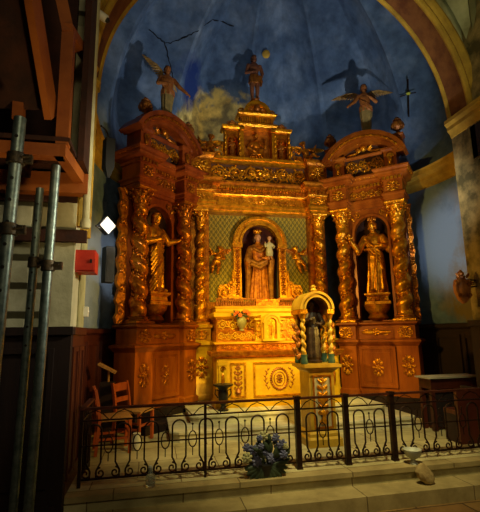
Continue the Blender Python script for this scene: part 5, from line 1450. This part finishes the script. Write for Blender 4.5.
# ================================================================== CAMERA
f = 420.; yaw = R(12); p = R(10.6); rl = R(1.0)
F = Vector((sin(yaw)*cos(p), cos(yaw)*cos(p), sin(p)))
R0 = Vector((cos(yaw), -sin(yaw), 0)); U0 = R0.cross(F)
Rv = R0*cos(rl)-U0*sin(rl); Uv = U0*cos(rl)+R0*sin(rl)
cd = bpy.data.cameras.new('camera'); cam = bpy.data.objects.new('camera', cd); COL.objects.link(cam)
cd.sensor_fit = 'HORIZONTAL'; cd.sensor_width = 36; cd.lens = f/480*36; cd.clip_end = 100
mw = Matrix((Rv, Uv, -F)).transposed().to_4x4(); mw.translation = Vector((-2.28,-8.92,1.55)); cam.matrix_world = mw
SC.camera = cam
BOSS.location = (.455,.31,8.58); BOSS.rotation_euler = Vector((-.15,-.8,-.6)).to_track_quat('Z','Y').to_euler()

# ================================================================== LIGHT
def spot(name, loc, tgt, e, col, ang=60, blend=.6, size=.15):
    l = bpy.data.lights.new(name,'SPOT'); l.energy = e; l.color = col; l.spot_size = R(ang); l.spot_blend = blend; l.shadow_soft_size = size
    o = bpy.data.objects.new(name,l); COL.objects.link(o); o.location = loc
    o.rotation_euler = (Vector(tgt)-Vector(loc)).to_track_quat('-Z','Y').to_euler(); return o
def area(name, loc, tgt, e, col, sx, sy):
    l = bpy.data.lights.new(name,'AREA'); l.energy = e; l.color = col; l.shape = 'RECTANGLE'; l.size = sx; l.size_y = sy
    o = bpy.data.objects.new(name,l); COL.objects.link(o); o.location = loc
    o.rotation_euler = (Vector(tgt)-Vector(loc)).to_track_quat('-Z','Y').to_euler(); return o
spot('floodlight_left', (-2.72,-3.25,3.05), (1.8,-.8,2.0), 430, (1,.62,.10), 85, .8, .05)
spot('floodlight_right', (2.1,-4.5,2.3), (-1.8,-.9,2.0), 520, (1,.58,.09), 80, .8, .05)
spot('altar_spot', (.1,-5.6,6.6), (.05,-.8,1.4), 1650, (1,.78,.07), 35, .8, .1)
spot('sanctuary_fill', (-.6,-6.5,6.5), (.1,-2.6,0), 1500, (1,.88,.42), 48, .9, .2)  # unseen source added to brighten the floor and altar steps
spot('side_fill', (1.6,-5.6,3.6), (-3.2,-3.6,2.5), 650, (1,.93,.66), 46, .8, .15)  # unseen fill added for the left wall and flank
spot('gallery_fill', (-2.2,-5.9,1.6), (-3.15,-4.7,3.6), 75, (1,.72,.30), 70, .8, .08)  # unseen fill added to warm the gallery timbers
spot('flank_fill', (-2.0,-6.0,4.6), (3.75,-2.0,3.3), 900, (.92,.96,1.0), 20, .8, .15)  # unseen narrow fill added to lift the right apse flank
spot('flank_fill', (-2.0,-7.2,3.5), (-3.05,-.9,2.9), 620, (.90,.95,1.0), 12, .6, .12)  # its left counterpart, added for the strip of blue wall
spot('pedestal_fill', (.9,-7.0,2.9), (2.2,-1.0,.95), 600, (1,.62,.10), 17, .8, .08)  # unseen fill added for the right tower pedestal
spot('pedestal_fill', (-.9,-7.0,2.9), (-2.0,-.9,.95), 800, (1,.62,.10), 17, .8, .08)  # unseen fill added for the left tower pedestal
spot('crest_fill', (.5,-6.2,2.9), (.1,0,5.55), 520, (1,.68,.12), 27, .8, .08)  # unseen warm fill added for the upper altarpiece
spot('nave_lamp', (-2.0,-8.5,2.6), (2.7,-4.4,7.2), 260, (.97,1.0,.62), 40, .8, .2)  # unseen fill added to lift the right vault web
area('nave_fill', (-1.0,-11.5,6.0), (0,-2,2.0), 60, (1,.84,.48), 2, 1.5)  # dim soft fill added behind the camera
spot('vault_wash', (1.6,-4.6,1.5), (0,.4,8.2), 700, (.95,.97,1.0), 74, .8, .10)  # unseen wash added to brighten the vault
for q in ((-2.38,-.50,5.25),(2.60,-.50,5.25),(-.45,.62,5.75),(.65,.62,5.75)):
    spot('uplight_fill', q, (q[0]*.75,q[1]-.5,9.0), 24, (.93,.96,1.0), 150, .8, .25)  # uplights added out of view to brighten the dome
W = bpy.data.worlds.new('church_air'); SC.world = W; W.use_nodes = True
W.node_tree.nodes['Background'].inputs['Color'].default_value = (.9,.8,.55,1); W.node_tree.nodes['Background'].inputs['Strength'].default_value = .012
SC.view_settings.view_transform = 'Standard'; SC.view_settings.look = 'None'; SC.view_settings.gamma = 1; SC.view_settings.exposure = .12
SC.view_settings.use_curve_mapping = False
